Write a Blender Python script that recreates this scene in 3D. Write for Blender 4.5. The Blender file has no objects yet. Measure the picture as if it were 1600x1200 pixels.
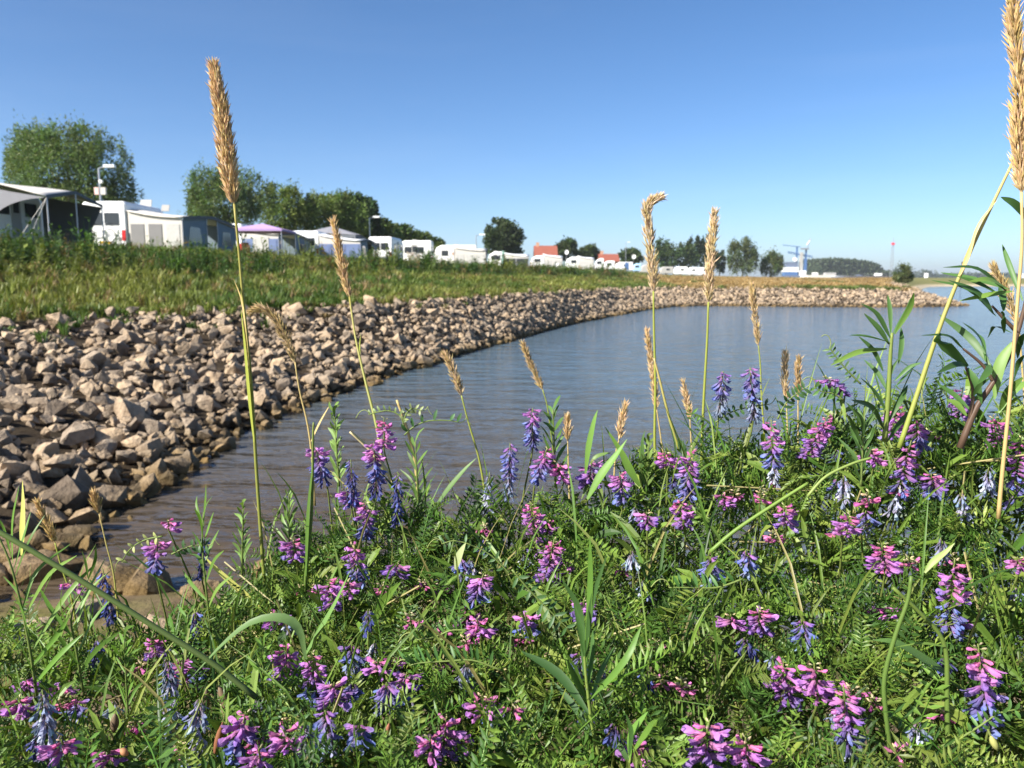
import bpy, bmesh, math, random
import numpy as np
from mathutils import Vector, Matrix

# ------------------------------------------------------------------ camera, world, sun
SC = bpy.context.scene
COL = SC.collection
rng = np.random.default_rng(7)
random.seed(7)
FPX, CX, CY = 1256.0, 800.0, 600.0            # focal length and centre in pixels of the 1600x1200 photograph
PITCH = math.radians(7.53)
CAMZ = 2.0
cam_d = bpy.data.cameras.new('camera')
cam_d.sensor_width = 36.0
cam_d.lens = 36.0 * FPX / 1600.0
cam_d.clip_start = 0.02
cam_d.clip_end = 9000
cam_d.dof.use_dof = True
cam_d.dof.focus_distance = 0.82
cam_d.dof.aperture_fstop = 14.0
cam = bpy.data.objects.new('camera', cam_d)
COL.objects.link(cam)
cam.location = (0, 0, CAMZ)
cam.rotation_euler = (math.radians(90) - PITCH, 0, 0)
SC.camera = cam

SUN_AZ = (-0.83, -0.56)                       # horizontal direction towards the sun
SUN_EL = math.radians(36)
w = bpy.data.worlds.new('World')
SC.world = w
w.use_nodes = True
nt = w.node_tree
sky = nt.nodes.new('ShaderNodeTexSky')
sky.sky_type = 'NISHITA'
sky.sun_disc = False
sky.sun_elevation = SUN_EL
sky.sun_rotation = math.atan2(SUN_AZ[0], SUN_AZ[1])
sky.altitude = 0
sky.air_density = 0.6
sky.dust_density = 1.0
sky.ozone_density = 2.0
bg = nt.nodes['Background']
bg.inputs['Strength'].default_value = 0.086
hsv = nt.nodes.new('ShaderNodeHueSaturation')            # the camera's stronger colour, over the whole sky alike
hsv.inputs['Saturation'].default_value = 1.2
nt.links.new(sky.outputs[0], hsv.inputs['Color'])
tcw = nt.nodes.new('ShaderNodeTexCoord')                  # very thin cirrus
mpw = nt.nodes.new('ShaderNodeMapping'); mpw.inputs['Scale'].default_value = (1.6, 1.6, 11.0); mpw.inputs['Rotation'].default_value = (0.05, 0.04, 0.3)
nzw = nt.nodes.new('ShaderNodeTexNoise'); nzw.inputs['Scale'].default_value = 1.5; nzw.inputs['Detail'].default_value = 7; nzw.inputs['Distortion'].default_value = 0.6
mrw = nt.nodes.new('ShaderNodeMapRange'); mrw.inputs['From Min'].default_value = 0.5; mrw.inputs['From Max'].default_value = 0.85; mrw.inputs['To Max'].default_value = 0.03
mxw = nt.nodes.new('ShaderNodeMix'); mxw.data_type = 'RGBA'; mxw.inputs[7].default_value = (7.0, 7.4, 7.8, 1)
nt.links.new(tcw.outputs['Generated'], mpw.inputs[0]); nt.links.new(mpw.outputs[0], nzw.inputs['Vector']); nt.links.new(nzw.outputs['Fac'], mrw.inputs['Value'])
nt.links.new(mrw.outputs[0], mxw.inputs[0]); nt.links.new(hsv.outputs[0], mxw.inputs[6])
nt.links.new(mxw.outputs[2], bg.inputs['Color'])
sd = bpy.data.lights.new('sun', 'SUN')
sd.energy = 5.0
sd.angle = math.radians(0.53)
sd.color = (1.0, 0.95, 0.87)
so = bpy.data.objects.new('sun', sd)
COL.objects.link(so)
sv = Vector((SUN_AZ[0] * math.cos(SUN_EL), SUN_AZ[1] * math.cos(SUN_EL), math.sin(SUN_EL)))
so.rotation_euler = sv.to_track_quat('Z', 'Y').to_euler()
so.location = (-30, -20, 30)
SC.view_settings.view_transform = 'Standard'
SC.view_settings.look = 'None'
SC.view_settings.exposure = 1.2
SC.view_settings.gamma = 1.0
SC.cycles.max_bounces = 8
SC.cycles.transparent_max_bounces = 8
SC.cycles.use_denoising = True

# ------------------------------------------------------------------ pixel helpers
cP, sP = math.cos(PITCH), math.sin(PITCH)
def ray(px, py):
    u = (px - CX) / FPX; v = -(py - CY) / FPX
    return np.array([u, cP + v * sP, -sP + v * cP])
def at(px, py, Y):                            # the point seen at a pixel, Y metres ahead of the photographer
    r = ray(px, py); return np.array([0, 0, CAMZ]) + r * (Y / r[1])
def atz(px, py, z):
    r = ray(px, py); return np.array([0, 0, CAMZ]) + r * ((z - CAMZ) / r[2])
def to_px(p):
    d = np.asarray(p, float) - np.array([0, 0, CAMZ])
    dep = d[..., 1] * cP - d[..., 2] * sP
    up = d[..., 1] * sP + d[..., 2] * cP
    return CX + FPX * d[..., 0] / dep, CY - FPX * up / dep, dep

# ------------------------------------------------------------------ materials
MATS = {}
def principled(name):
    m = bpy.data.materials.new(name); m.use_nodes = True
    return m, m.node_tree, m.node_tree.nodes['Principled BSDF'], m.node_tree.nodes['Material Output']
def node(t, k, **kw):
    n = t.nodes.new(k)
    for a, b in kw.items(): setattr(n, a, b)
    return n
def plain(name, col, rough=0.6, metal=0.0, var=0.12, scale=3.0, bump=0.0, spec=0.5):
    """painted / woven / metal surface with slight unevenness in colour and relief"""
    if name in MATS: return MATS[name]
    m, t, b, o = principled(name)
    tc = node(t, 'ShaderNodeTexCoord')
    nz = node(t, 'ShaderNodeTexNoise'); nz.inputs['Scale'].default_value = scale; nz.inputs['Detail'].default_value = 5
    t.links.new(tc.outputs['Object'], nz.inputs['Vector'])
    mx = node(t, 'ShaderNodeMix', data_type='RGBA')
    mx.inputs[6].default_value = (*[c * (1 - var) for c in col], 1)
    mx.inputs[7].default_value = (*[min(1, c * (1 + var)) for c in col], 1)
    t.links.new(nz.outputs['Fac'], mx.inputs[0])
    t.links.new(mx.outputs[2], b.inputs['Base Color'])
    b.inputs['Roughness'].default_value = rough
    b.inputs['Metallic'].default_value = metal
    b.inputs['Specular IOR Level'].default_value = spec
    if bump:
        bp = node(t, 'ShaderNodeBump'); bp.inputs['Strength'].default_value = bump; bp.inputs['Distance'].default_value = 0.02
        t.links.new(nz.outputs['Fac'], bp.inputs['Height']); t.links.new(bp.outputs[0], b.inputs['Normal'])
    MATS[name] = m
    return m
def leafy(name, transl=0.35, rough=0.45, spec=0.35, tint=(1.15, 1.25, 0.5)):
    """leaf, petal or straw: base colour from the mesh's own colour attribute, lets some light through"""
    if name in MATS: return MATS[name]
    m, t, b, o = principled(name)
    at_ = node(t, 'ShaderNodeAttribute', attribute_name='Col')
    t.links.new(at_.outputs['Color'], b.inputs['Base Color'])
    b.inputs['Roughness'].default_value = rough
    b.inputs['Specular IOR Level'].default_value = spec
    tr = node(t, 'ShaderNodeBsdfTranslucent')
    mu = node(t, 'ShaderNodeMix', data_type='RGBA', blend_type='MULTIPLY'); mu.inputs[0].default_value = 1
    mu.inputs[7].default_value = (*tint, 1)
    t.links.new(at_.outputs['Color'], mu.inputs[6]); t.links.new(mu.outputs[2], tr.inputs['Color'])
    mi = node(t, 'ShaderNodeMixShader'); mi.inputs[0].default_value = transl
    t.links.new(b.outputs[0], mi.inputs[1]); t.links.new(tr.outputs[0], mi.inputs[2])
    t.links.new(mi.outputs[0], o.inputs['Surface'])
    MATS[name] = m
    return m
M_LEAF = leafy('leaf_green', 0.22, 0.45, 0.28)
M_TREE = leafy('tree_leaf', 0.3, 0.55, 0.25)
M_PETAL = leafy('petal', 0.38, 0.75, 0.15, (1.1, 0.95, 1.1))
M_STRAW = leafy('straw', 0.28, 0.6, 0.3, (1.1, 1.0, 0.8))
M_BARK = plain('bark', (0.13, 0.10, 0.07), 0.9, var=0.4, scale=9, bump=0.6)

def m_stone(name, per_object):
    m, t, b, o = principled(name)
    tc = node(t, 'ShaderNodeNewGeometry')
    nz = node(t, 'ShaderNodeTexNoise'); nz.inputs['Scale'].default_value = 5; nz.inputs['Detail'].default_value = 9; nz.inputs['Roughness'].default_value = 0.65
    t.links.new(tc.outputs['Position'], nz.inputs['Vector'])
    ra = node(t, 'ShaderNodeValToRGB')
    e = ra.color_ramp.elements
    e[0].position = 0.28; e[0].color = (0.17, 0.125, 0.085, 1)
    e[1].position = 0.58; e[1].color = (0.37, 0.30, 0.222, 1)
    x = e.new(0.78); x.color = (0.46, 0.385, 0.295, 1)
    t.links.new(nz.outputs['Fac'], ra.inputs[0])
    tint = node(t, 'ShaderNodeValToRGB')          # one tone for each stone
    e = tint.color_ramp.elements
    e[0].color = (0.42, 0.40, 0.39, 1); e[1].color = (1.3, 1.2, 1.06, 1)
    x = e.new(0.25); x.color = (0.85, 0.84, 0.84, 1)
    x = e.new(0.6); x.color = (1.06, 1.0, 0.92, 1)
    if per_object:
        oi = node(t, 'ShaderNodeObjectInfo'); t.links.new(oi.outputs['Random'], tint.inputs[0])
    else:
        a = node(t, 'ShaderNodeAttribute', attribute_name='Col'); t.links.new(a.outputs['Fac'], tint.inputs[0])
    mu = node(t, 'ShaderNodeMix', data_type='RGBA', blend_type='MULTIPLY'); mu.inputs[0].default_value = 1
    t.links.new(ra.outputs[0], mu.inputs[6]); t.links.new(tint.outputs[0], mu.inputs[7])
    # algae and river silt stain the stones up to the usual water mark
    sx = node(t, 'ShaderNodeSeparateXYZ'); t.links.new(tc.outputs['Position'], sx.inputs[0])
    n2 = node(t, 'ShaderNodeTexNoise'); n2.inputs['Scale'].default_value = 1.7
    t.links.new(tc.outputs['Position'], n2.inputs['Vector'])
    ad = node(t, 'ShaderNodeMath', operation='MULTIPLY_ADD'); ad.inputs[1].default_value = -0.22
    t.links.new(n2.outputs['Fac'], ad.inputs[0]); t.links.new(sx.outputs['Z'], ad.inputs[2])
    mr = node(t, 'ShaderNodeMapRange'); mr.inputs['From Min'].default_value = -0.06; mr.inputs['From Max'].default_value = 0.17
    t.links.new(ad.outputs[0], mr.inputs['Value'])
    wet = node(t, 'ShaderNodeMix', data_type='RGBA', blend_type='MULTIPLY'); wet.inputs[0].default_value = 1
    wet.inputs[7].default_value = (0.40, 0.35, 0.20, 1)
    t.links.new(mu.outputs[2], wet.inputs[6])
    fi = node(t, 'ShaderNodeMix', data_type='RGBA')
    t.links.new(mr.outputs[0], fi.inputs[0]); t.links.new(wet.outputs[2], fi.inputs[6]); t.links.new(mu.outputs[2], fi.inputs[7])
    t.links.new(fi.outputs[2], b.inputs['Base Color'])
    b.inputs['Roughness'].default_value = 0.85
    b.inputs['Specular IOR Level'].default_value = 0.25
    n4 = node(t, 'ShaderNodeTexNoise'); n4.inputs['Scale'].default_value = 11; n4.inputs['Detail'].default_value = 8; n4.inputs['Roughness'].default_value = 0.6
    t.links.new(tc.outputs['Position'], n4.inputs['Vector'])
    bp = node(t, 'ShaderNodeBump'); bp.inputs['Strength'].default_value = 1.0; bp.inputs['Distance'].default_value = 0.07
    t.links.new(n4.outputs['Fac'], bp.inputs['Height']); t.links.new(bp.outputs[0], b.inputs['Normal'])
    return m
M_STONE_O = m_stone('stone_single', True)
M_STONE_M = m_stone('stone_mass', False)

def m_ground():
    m, t, b, o = principled('earth_and_turf')
    g = node(t, 'ShaderNodeNewGeometry')
    a = node(t, 'ShaderNodeAttribute', attribute_name='Col')
    nz = node(t, 'ShaderNodeTexNoise'); nz.inputs['Scale'].default_value = 2.5; nz.inputs['Detail'].default_value = 10; nz.inputs['Roughness'].default_value = 0.7
    t.links.new(g.outputs['Position'], nz.inputs['Vector'])
    ra = node(t, 'ShaderNodeValToRGB'); e = ra.color_ramp.elements
    e[0].position = 0.3; e[0].color = (0.55, 0.5, 0.45, 1); e[1].position = 0.7; e[1].color = (1.35, 1.35, 1.2, 1)
    t.links.new(nz.outputs['Fac'], ra.inputs[0])
    mu = node(t, 'ShaderNodeMix', data_type='RGBA', blend_type='MULTIPLY'); mu.inputs[0].default_value = 1
    t.links.new(a.outputs['Color'], mu.inputs[6]); t.links.new(ra.outputs[0], mu.inputs[7])
    t.links.new(mu.outputs[2], b.inputs['Base Color'])
    b.inputs['Roughness'].default_value = 0.95; b.inputs['Specular IOR Level'].default_value = 0.1
    bp = node(t, 'ShaderNodeBump'); bp.inputs['Strength'].default_value = 0.8; bp.inputs['Distance'].default_value = 0.08
    t.links.new(nz.outputs['Fac'], bp.inputs['Height']); t.links.new(bp.outputs[0], b.inputs['Normal'])
    return m
M_GROUND = m_ground()

def m_water():
    m, t, b, o = principled('river_water')
    g = node(t, 'ShaderNodeNewGeometry')
    hs = []
    for sc_, st in (((2.6, 6.0, 1), 0.42), ((0.8, 2.2, 1), 1.7), ((9.0, 17.0, 1), 0.06)):
        mp = node(t, 'ShaderNodeMapping'); mp.inputs['Scale'].default_value = sc_; mp.inputs['Rotation'].default_value = (0, 0, 0.12)
        nz = node(t, 'ShaderNodeTexNoise'); nz.inputs['Scale'].default_value = 1.0; nz.inputs['Detail'].default_value = 3; nz.inputs['Distortion'].default_value = 0.5
        t.links.new(g.outputs['Position'], mp.inputs[0]); t.links.new(mp.outputs[0], nz.inputs['Vector'])
        mm = node(t, 'ShaderNodeMath', operation='MULTIPLY'); mm.inputs[1].default_value = st
        t.links.new(nz.outputs['Fac'], mm.inputs[0]); hs.append(mm)
    s1 = node(t, 'ShaderNodeMath', operation='ADD'); t.links.new(hs[0].outputs[0], s1.inputs[0]); t.links.new(hs[1].outputs[0], s1.inputs[1])
    s2 = node(t, 'ShaderNodeMath', operation='ADD'); t.links.new(s1.outputs[0], s2.inputs[0]); t.links.new(hs[2].outputs[0], s2.inputs[1])
    bp = node(t, 'ShaderNodeBump'); bp.inputs['Strength'].default_value = 0.85; bp.inputs['Distance'].default_value = 0.11
    t.links.new(s2.outputs[0], bp.inputs['Height']); t.links.new(bp.outputs[0], b.inputs['Normal'])
    n3 = node(t, 'ShaderNodeTexNoise'); n3.inputs['Scale'].default_value = 0.35; n3.inputs['Detail'].default_value = 4
    t.links.new(g.outputs['Position'], n3.inputs['Vector'])
    mx = node(t, 'ShaderNodeMix', data_type='RGBA')
    mx.inputs[6].default_value = (0.066, 0.098, 0.116, 1); mx.inputs[7].default_value = (0.086, 0.120, 0.140, 1)
    t.links.new(n3.outputs['Fac'], mx.inputs[0])
    silt = node(t, 'ShaderNodeMix', data_type='RGBA'); silt.inputs[7].default_value = (0.070, 0.052, 0.034, 1)      # silt stirred up in the bay's corner, with weaker sky reflection there painted in
    sa = node(t, 'ShaderNodeAttribute', attribute_name='Col'); t.links.new(sa.outputs['Fac'], silt.inputs[0])
    t.links.new(mx.outputs[2], silt.inputs[6]); t.links.new(silt.outputs[2], b.inputs['Base Color'])
    b.inputs['Roughness'].default_value = 0.11
    b.inputs['IOR'].default_value = 1.42
    b.inputs['Specular IOR Level'].default_value = 0.5
    return m
M_WATER = m_water()

# ------------------------------------------------------------------ mesh helpers
def mesh_np(name, V, T, C=None, mat=None, smooth=False):
    V = np.asarray(V, np.float32); T = np.asarray(T, np.int32)
    me = bpy.data.meshes.new(name)
    n, k = T.shape
    me.vertices.add(len(V)); me.vertices.foreach_set('co', V.ravel())
    me.loops.add(n * k); me.loops.foreach_set('vertex_index', T.ravel())
    me.polygons.add(n); me.polygons.foreach_set('loop_start', np.arange(0, n * k, k, dtype=np.int32))
    if C is not None:
        a = me.color_attributes.new('Col', 'FLOAT_COLOR', 'POINT')
        c4 = np.ones((len(V), 4), np.float32); c4[:, :3] = C
        a.data.foreach_set('color', c4.ravel())
    me.update(calc_edges=True)
    me.polygons.foreach_set('use_smooth', np.full(n, bool(smooth)))
    if mat: me.materials.append(mat)
    return me
def ob(name, data, parent=None, loc=None):
    o = bpy.data.objects.new(name, data); COL.objects.link(o)
    if parent is not None: o.parent = parent
    if loc is not None: o.location = loc
    return o
def tag(o, label=None, cat=None, group=None, kind=None):
    if label: o['label'] = label
    if cat: o['category'] = cat
    if group: o['group'] = group
    if kind: o['kind'] = kind
    return o
def empty(name, loc, label, cat, group=None, rz=0):
    o = bpy.data.objects.new(name, None); COL.objects.link(o)
    o.location = loc; o.rotation_euler = (0, 0, rz); o.empty_display_size = 0.1
    return tag(o, label, cat, group, 'thing' if cat else None)
class Acc:
    """collects triangles with a colour for each vertex"""
    def __init__(s): s.V, s.T, s.C, s.n = [], [], [], 0
    def add(s, V, T, C):
        V = np.asarray(V, float); C = np.asarray(C, float)
        if C.ndim == 1: C = np.tile(C, (len(V), 1))
        s.V.append(V); s.T.append(np.asarray(T, int) + s.n); s.C.append(C); s.n += len(V)
    def arr(s): return np.concatenate(s.V), np.concatenate(s.T), np.concatenate(s.C)
    def mesh(s, name, mat, off=None, smooth=False):
        V, T, C = s.arr()
        if off is not None: V = V - np.asarray(off)
        return mesh_np(name, V, T, C, mat, smooth)
def tube(pts, rad, n=5, cap=True):
    pts = np.asarray(pts, float); k = len(pts)
    rad = np.broadcast_to(np.asarray(rad, float), (k,))
    tg = np.gradient(pts, axis=0); tg /= np.linalg.norm(tg, axis=1)[:, None] + 1e-12
    ref = np.array([0.31, 0.87, 0.12]) if abs(tg[0] @ np.array([0.31, 0.87, 0.12])) < 0.85 else np.array([0.9, 0.1, 0.3])
    V = []
    for i in range(k):
        a = np.cross(tg[i], ref); a /= np.linalg.norm(a) + 1e-12
        b = np.cross(tg[i], a)
        th = np.arange(n) * 2 * math.pi / n
        V.append(pts[i] + rad[i] * (np.cos(th)[:, None] * a + np.sin(th)[:, None] * b))
        ref = -np.cross(tg[i], b) * 0 + ref
    V = np.concatenate(V); T = []
    for i in range(k - 1):
        for j in range(n):
            a, b = i * n + j, i * n + (j + 1) % n
            T += [(a, b, b + n), (a, b + n, a + n)]
    if cap:
        V = np.concatenate([V, pts[:1], pts[-1:]])
        for j in range(n):
            T.append((k * n, (j + 1) % n, j)); T.append((k * n + 1, (k - 1) * n + j, (k - 1) * n + (j + 1) % n))
    return V, np.array(T)
def spline(P, n=16):
    """Catmull-Rom through points"""
    P = np.asarray(P, float)
    if len(P) == 2: return P[0] + np.linspace(0, 1, n)[:, None] * (P[1] - P[0])
    Q = np.vstack([2 * P[0] - P[1], P, 2 * P[-1] - P[-2]])
    out = []
    m = len(P) - 1
    for u in np.linspace(0, m - 1e-9, n):
        i = int(u); f = u - i
        a, b, c, d = Q[i:i + 4]
        out.append(0.5 * (2 * b + (c - a) * f + (2 * a - 5 * b + 4 * c - d) * f * f + (3 * b - a - 3 * c + d) * f ** 3))
    return np.array(out)
def blade(pts, width, nrm=None, prof='leaf', fold=0.25):
    """a leaf: strip of three vertices across, folded along the midrib"""
    pts = np.asarray(pts, float); k = len(pts)
    t = np.linspace(0, 1, k)
    if prof == 'leaf': wv = np.sin(np.pi * np.clip(t * 0.93 + 0.05, 0, 1)) ** 0.8
    elif prof == 'grass': wv = np.minimum(1, 0.28 + t * 2.0) * (1 - t ** 2.2)
    else: wv = 1 - t
    wv = np.maximum(wv, 0.02) * width * 0.5
    tg = np.gradient(pts, axis=0); tg /= np.linalg.norm(tg, axis=1)[:, None] + 1e-12
    if nrm is None: nrm = np.array([-0.3, -0.5, 0.8])
    nrm = np.asarray(nrm, float)
    sd_ = np.cross(tg, nrm); sd_ /= np.linalg.norm(sd_, axis=1)[:, None] + 1e-9
    up = np.cross(sd_, tg)
    L = pts + sd_ * wv[:, None] + up * (wv * fold)[:, None]
    R = pts - sd_ * wv[:, None] + up * (wv * fold)[:, None]
    V = np.empty((3 * k, 3)); V[0::3] = L; V[1::3] = pts; V[2::3] = R
    T = []
    for i in range(k - 1):
        a = 3 * i
        T += [(a, a + 1, a + 4), (a, a + 4, a + 3), (a + 1, a + 2, a + 5), (a + 1, a + 5, a + 4)]
    return V, np.array(T)
def frames(dirs, roll):
    """rotation matrices whose x axis is dirs, rolled"""
    d = dirs / (np.linalg.norm(dirs, axis=1)[:, None] + 1e-12)
    ref = np.tile(np.array([0.0, 0.0, 1.0]), (len(d), 1)); ref[np.abs(d[:, 2]) > 0.97] = (1, 0, 0)
    y = np.cross(ref, d); y /= np.linalg.norm(y, axis=1)[:, None]
    z = np.cross(d, y)
    c, s = np.cos(roll)[:, None], np.sin(roll)[:, None]
    y2 = y * c + z * s; z2 = -y * s + z * c
    return np.stack([d, y2, z2], axis=2)
def scatter(acc, proto, R, S, P, tint=None):
    V, T, C = proto
    k = len(P); n = len(V)
    S = np.asarray(S, float)
    if S.ndim == 1: S = S[:, None].repeat(3, 1)
    VV = np.einsum('kij,kjn->kin', R, (V.T[None] * S[:, :, None])).transpose(0, 2, 1) + P[:, None, :]
    TT = T[None] + (np.arange(k) * n)[:, None, None]
    CC = np.repeat(C[None], k, 0)
    if tint is not None: CC = CC * tint[:, None, :]
    acc.add(VV.reshape(-1, 3), TT.reshape(-1, 3), CC.reshape(-1, 3))
_perm = np.random.default_rng(3).random((64, 64))
def vnoise(x, y):
    x = np.asarray(x, float); y = np.asarray(y, float)
    xi = np.floor(x).astype(int); yi = np.floor(y).astype(int)
    fx = x - xi; fy = y - yi
    fx = fx * fx * (3 - 2 * fx); fy = fy * fy * (3 - 2 * fy)
    g = lambda a, b: _perm[a % 64, b % 64]
    return (g(xi, yi) * (1 - fx) + g(xi + 1, yi) * fx) * (1 - fy) + (g(xi, yi + 1) * (1 - fx) + g(xi + 1, yi + 1) * fx) * fy
def fnoise(x, y): return (vnoise(x, y) * 0.55 + vnoise(x * 2.3 + 9, y * 2.3 + 4) * 0.3 + vnoise(x * 5.1, y * 5.1 + 7) * 0.15)
ORD = ['first', 'second', 'third', 'fourth', 'fifth', 'sixth', 'seventh', 'eighth', 'ninth', 'tenth', 'eleventh', 'twelfth',
       'thirteenth', 'fourteenth', 'fifteenth', 'sixteenth', 'seventeenth', 'eighteenth', 'nineteenth', 'twentieth']

# ------------------------------------------------------------------ the land: one sheet from the river bed over stones, slope and terrace to the horizon
ST = [  # waterline, top of the stones (z), crest of the slope (z), far edge (z)
    ((-3.0, -6), (-9, -6, 1.25), (-20, -6, 3.1), (-900, -300, 3.0)),
    ((-3.3, 2), (-9, 3, 1.25), (-20.5, 7, 3.1), (-900, 0, 3.0)),
    ((-3.5, 5.2), (-9.0, 8, 1.22), (-20.5, 18, 3.1), (-900, 200, 3.0)),
    ((-3.55, 7), (-8.9, 12, 1.2), (-19.8, 28.5, 3.1), (-900, 400, 3.0)),
    ((-3.6, 9), (-7.6, 15, 1.25), (-17.4, 36, 3.12), (-900, 700, 3.0)),
    ((-3.4, 11.6), (-6.2, 17.2, 1.27), (-16.2, 44, 3.14), (-850, 1100, 3.0)),
    ((-3.0, 14.5), (-4.6, 19.3, 1.27), (-13.8, 57, 3.15), (-700, 1600, 3.0)),
    ((-1.6, 20), (-2, 25.2, 1.28), (-10.6, 76, 3.15), (-500, 2200, 3.0)),
    ((2.2, 34), (3.3, 41, 1.3), (-2.5, 98, 3.15), (-200, 2800, 3.0)),
    ((8.6, 51), (9.0, 58, 1.17), (12, 140, 3.15), (300, 3200, 2.8)),
    ((11.5, 57), (13.5, 64, 1.12), (36, 205, 2.85), (800, 3300, 2.5)),
    ((16, 57.5), (17, 64, 1.1), (62, 252, 2.5), (1200, 3400, 2.3)),
    ((22, 55.5), (23, 62, 1.1), (85, 270, 2.15), (1500, 3400, 2.2)),
    ((27.5, 55), (28.5, 60.5, 1.05), (100, 275, 2.0), (1700, 3400, 2.0)),
    ((33, 58), (31, 61, 0.8), (105, 272, 2.0), (1800, 3400, 2.0)),
    ((33.5, 62.5), (31.5, 64.5, 1.0), (110, 268, 2.0), (1900, 3400, 2.0)),
    ((36, 72), (33, 73, 1.2), (115, 262, 2.0), (2000, 3400, 2.0)),
    ((70, 139), (66, 141, 1.4), (120, 255, 2.0), (2200, 3300, 2.0)),
    ((96, 186), (96, 195, 1.4), (125, 250, 1.9), (2400, 3200, 2.0)),
    ((120, 194), (122, 205, 1.3), (140, 260, 1.9), (2700, 3000, 2.0)),
    ((300, 192), (300, 206, 1.2), (310, 270, 1.9), (3200, 2400, 2.0)),
    ((2500, 150), (2500, 180, 1.3), (2500, 300, 1.9), (4000, 900, 2.0)),
]
NSUB = 12
def dense(A, passes=5):
    A = np.asarray(A, float); out = []
    for i in range(len(A) - 1):
        for k in range(NSUB): out.append(A[i] + (A[i + 1] - A[i]) * k / NSUB)
    out.append(A[-1]); D = np.array(out)
    for _ in range(passes * 4): D[1:-1] = 0.25 * D[:-2] + 0.5 * D[1:-1] + 0.25 * D[2:]
    return D
WL = dense([(*s[0], 0.0) for s in ST], 3); SL = dense([s[1] for s in ST], 3); CL = dense([s[2] for s in ST]); DL = dense([s[3] for s in ST])
NT = len(WL)
wig = (vnoise(np.arange(NT) * 0.9, np.arange(NT) * 0.37 + 5) - 0.5)
near_f = np.clip((NT - 60 - np.arange(NT)) / 60, 0, 1)
dirWS = SL[:, :2] - WL[:, :2]; dirWS /= np.linalg.norm(dirWS, axis=1)[:, None]
WL[:, :2] += dirWS * (wig * 0.9 * near_f)[:, None]
NSW, NSC = 8, 22
def land_uv(ti, u):
    """u<0 river bed, 0..1 stones, 1..2 slope, 2..3 terrace"""
    ti = np.asarray(ti, float); u = np.asarray(u, float)
    i = np.clip(np.floor(ti).astype(int), 0, NT - 2); f = (ti - i)[..., None]
    g = lambda A: A[i] * (1 - f) + A[i + 1] * f
    Wp, Sp, Cp, Dp = g(WL), g(SL), g(CL), g(DL)
    dw = Wp - Sp; dw[..., 2] = 0; dw /= np.linalg.norm(dw, axis=-1)[..., None]
    U = Wp + dw * 5; U[..., 2] = -1.3
    a = np.clip(u, -1, 0)[..., None]; p = Wp + (U - Wp) * (-a)
    s = np.clip(u, 0, 1)[..., None]; q = Wp + (Sp - Wp) * s
    c = np.clip(u - 1, 0, 1)[..., None]; r = Sp + (Cp - Sp) * c
    cz = c[..., 0]; r[..., 2] = Sp[..., 2] + (Cp[..., 2] - Sp[..., 2]) * (cz * 0.55 + 0.45 * (cz * cz * (3 - 2 * cz)))
    e = np.clip(u - 2, 0, 1)[..., None]; x = Cp + (Dp - Cp) * e ** 2.5
    out = np.where((u < 0)[..., None], p, np.where((u <= 1)[..., None], q, np.where((u <= 2)[..., None], r, x)))
    dist = np.hypot(out[..., 0], out[..., 1])
    out[..., 2] += np.where((u > 0.9), (fnoise(out[..., 0] * 0.55, out[..., 1] * 0.55) - 0.5) * np.where(u < 2, 0.28, 0.12) * np.clip((u - 0.9) * 4, 0, 1), 0)
    return out
us = np.concatenate([[-1, -0.4], np.linspace(0, 1, NSW + 1), np.linspace(1, 2, NSC + 1)[1:], 2 + np.linspace(0, 1, 16)[1:]])
TI, UU = np.meshgrid(np.arange(NT), us, indexing='ij')
LP = land_uv(TI, UU)
nu = len(us)
idx = np.arange(NT * nu).reshape(NT, nu)
quad = np.stack([idx[:-1, :-1], idx[1:, :-1], idx[1:, 1:], idx[:-1, 1:]], -1).reshape(-1, 4)
def slope_tone(x, y):
    """0 dark green, 1 yellow-dry"""
    return np.clip((fnoise(x * 0.33 + 3, y * 0.17 + 8) - 0.5) * 3.2 + 0.5, 0, 1)
dry_t = np.clip((TI - 112) / 14, 0, 1)                                   # the dry, mown flood plain behind the groyne
tone = slope_tone(LP[..., 0], LP[..., 1])
green = np.array([0.085, 0.105, 0.028]); yel = np.array([0.20, 0.19, 0.06]); dry = np.array([0.33, 0.24, 0.11]); shaded_soil = np.array([0.05, 0.038, 0.027])
gc = green + (yel - green) * tone[..., None]
dmask = dry_t * np.clip(2.05 - UU, 0, 1) + np.clip((TI - 190) / 10, 0, 1) * 0.6
gc = gc + (dry - gc) * np.clip(dmask, 0, 1)[..., None]
sm = np.clip((1.08 - UU) / 0.06, 0, 1)[..., None]
gc = gc * (1 - sm) + shaded_soil * sm  # soil under the stones, darkened to stand in for shade in the gaps
far_sh = np.clip((TI - 196) / 6, 0, 1)[..., None]
gc = gc * (1 - far_sh) + np.array([0.17, 0.17, 0.07]) * far_sh
sand = far_sh * np.clip((0.4 - UU) / 0.1, 0, 1)[..., None]
gc = gc * (1 - sand) + np.array([0.42, 0.36, 0.27]) * sand
land = ob('ground', mesh_np('ground', LP.reshape(-1, 3), quad, gc.reshape(-1, 3), M_GROUND, True))
tag(land, 'river bank rising from the stones over a grassy slope to the camping terrace', kind='structure')

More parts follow.
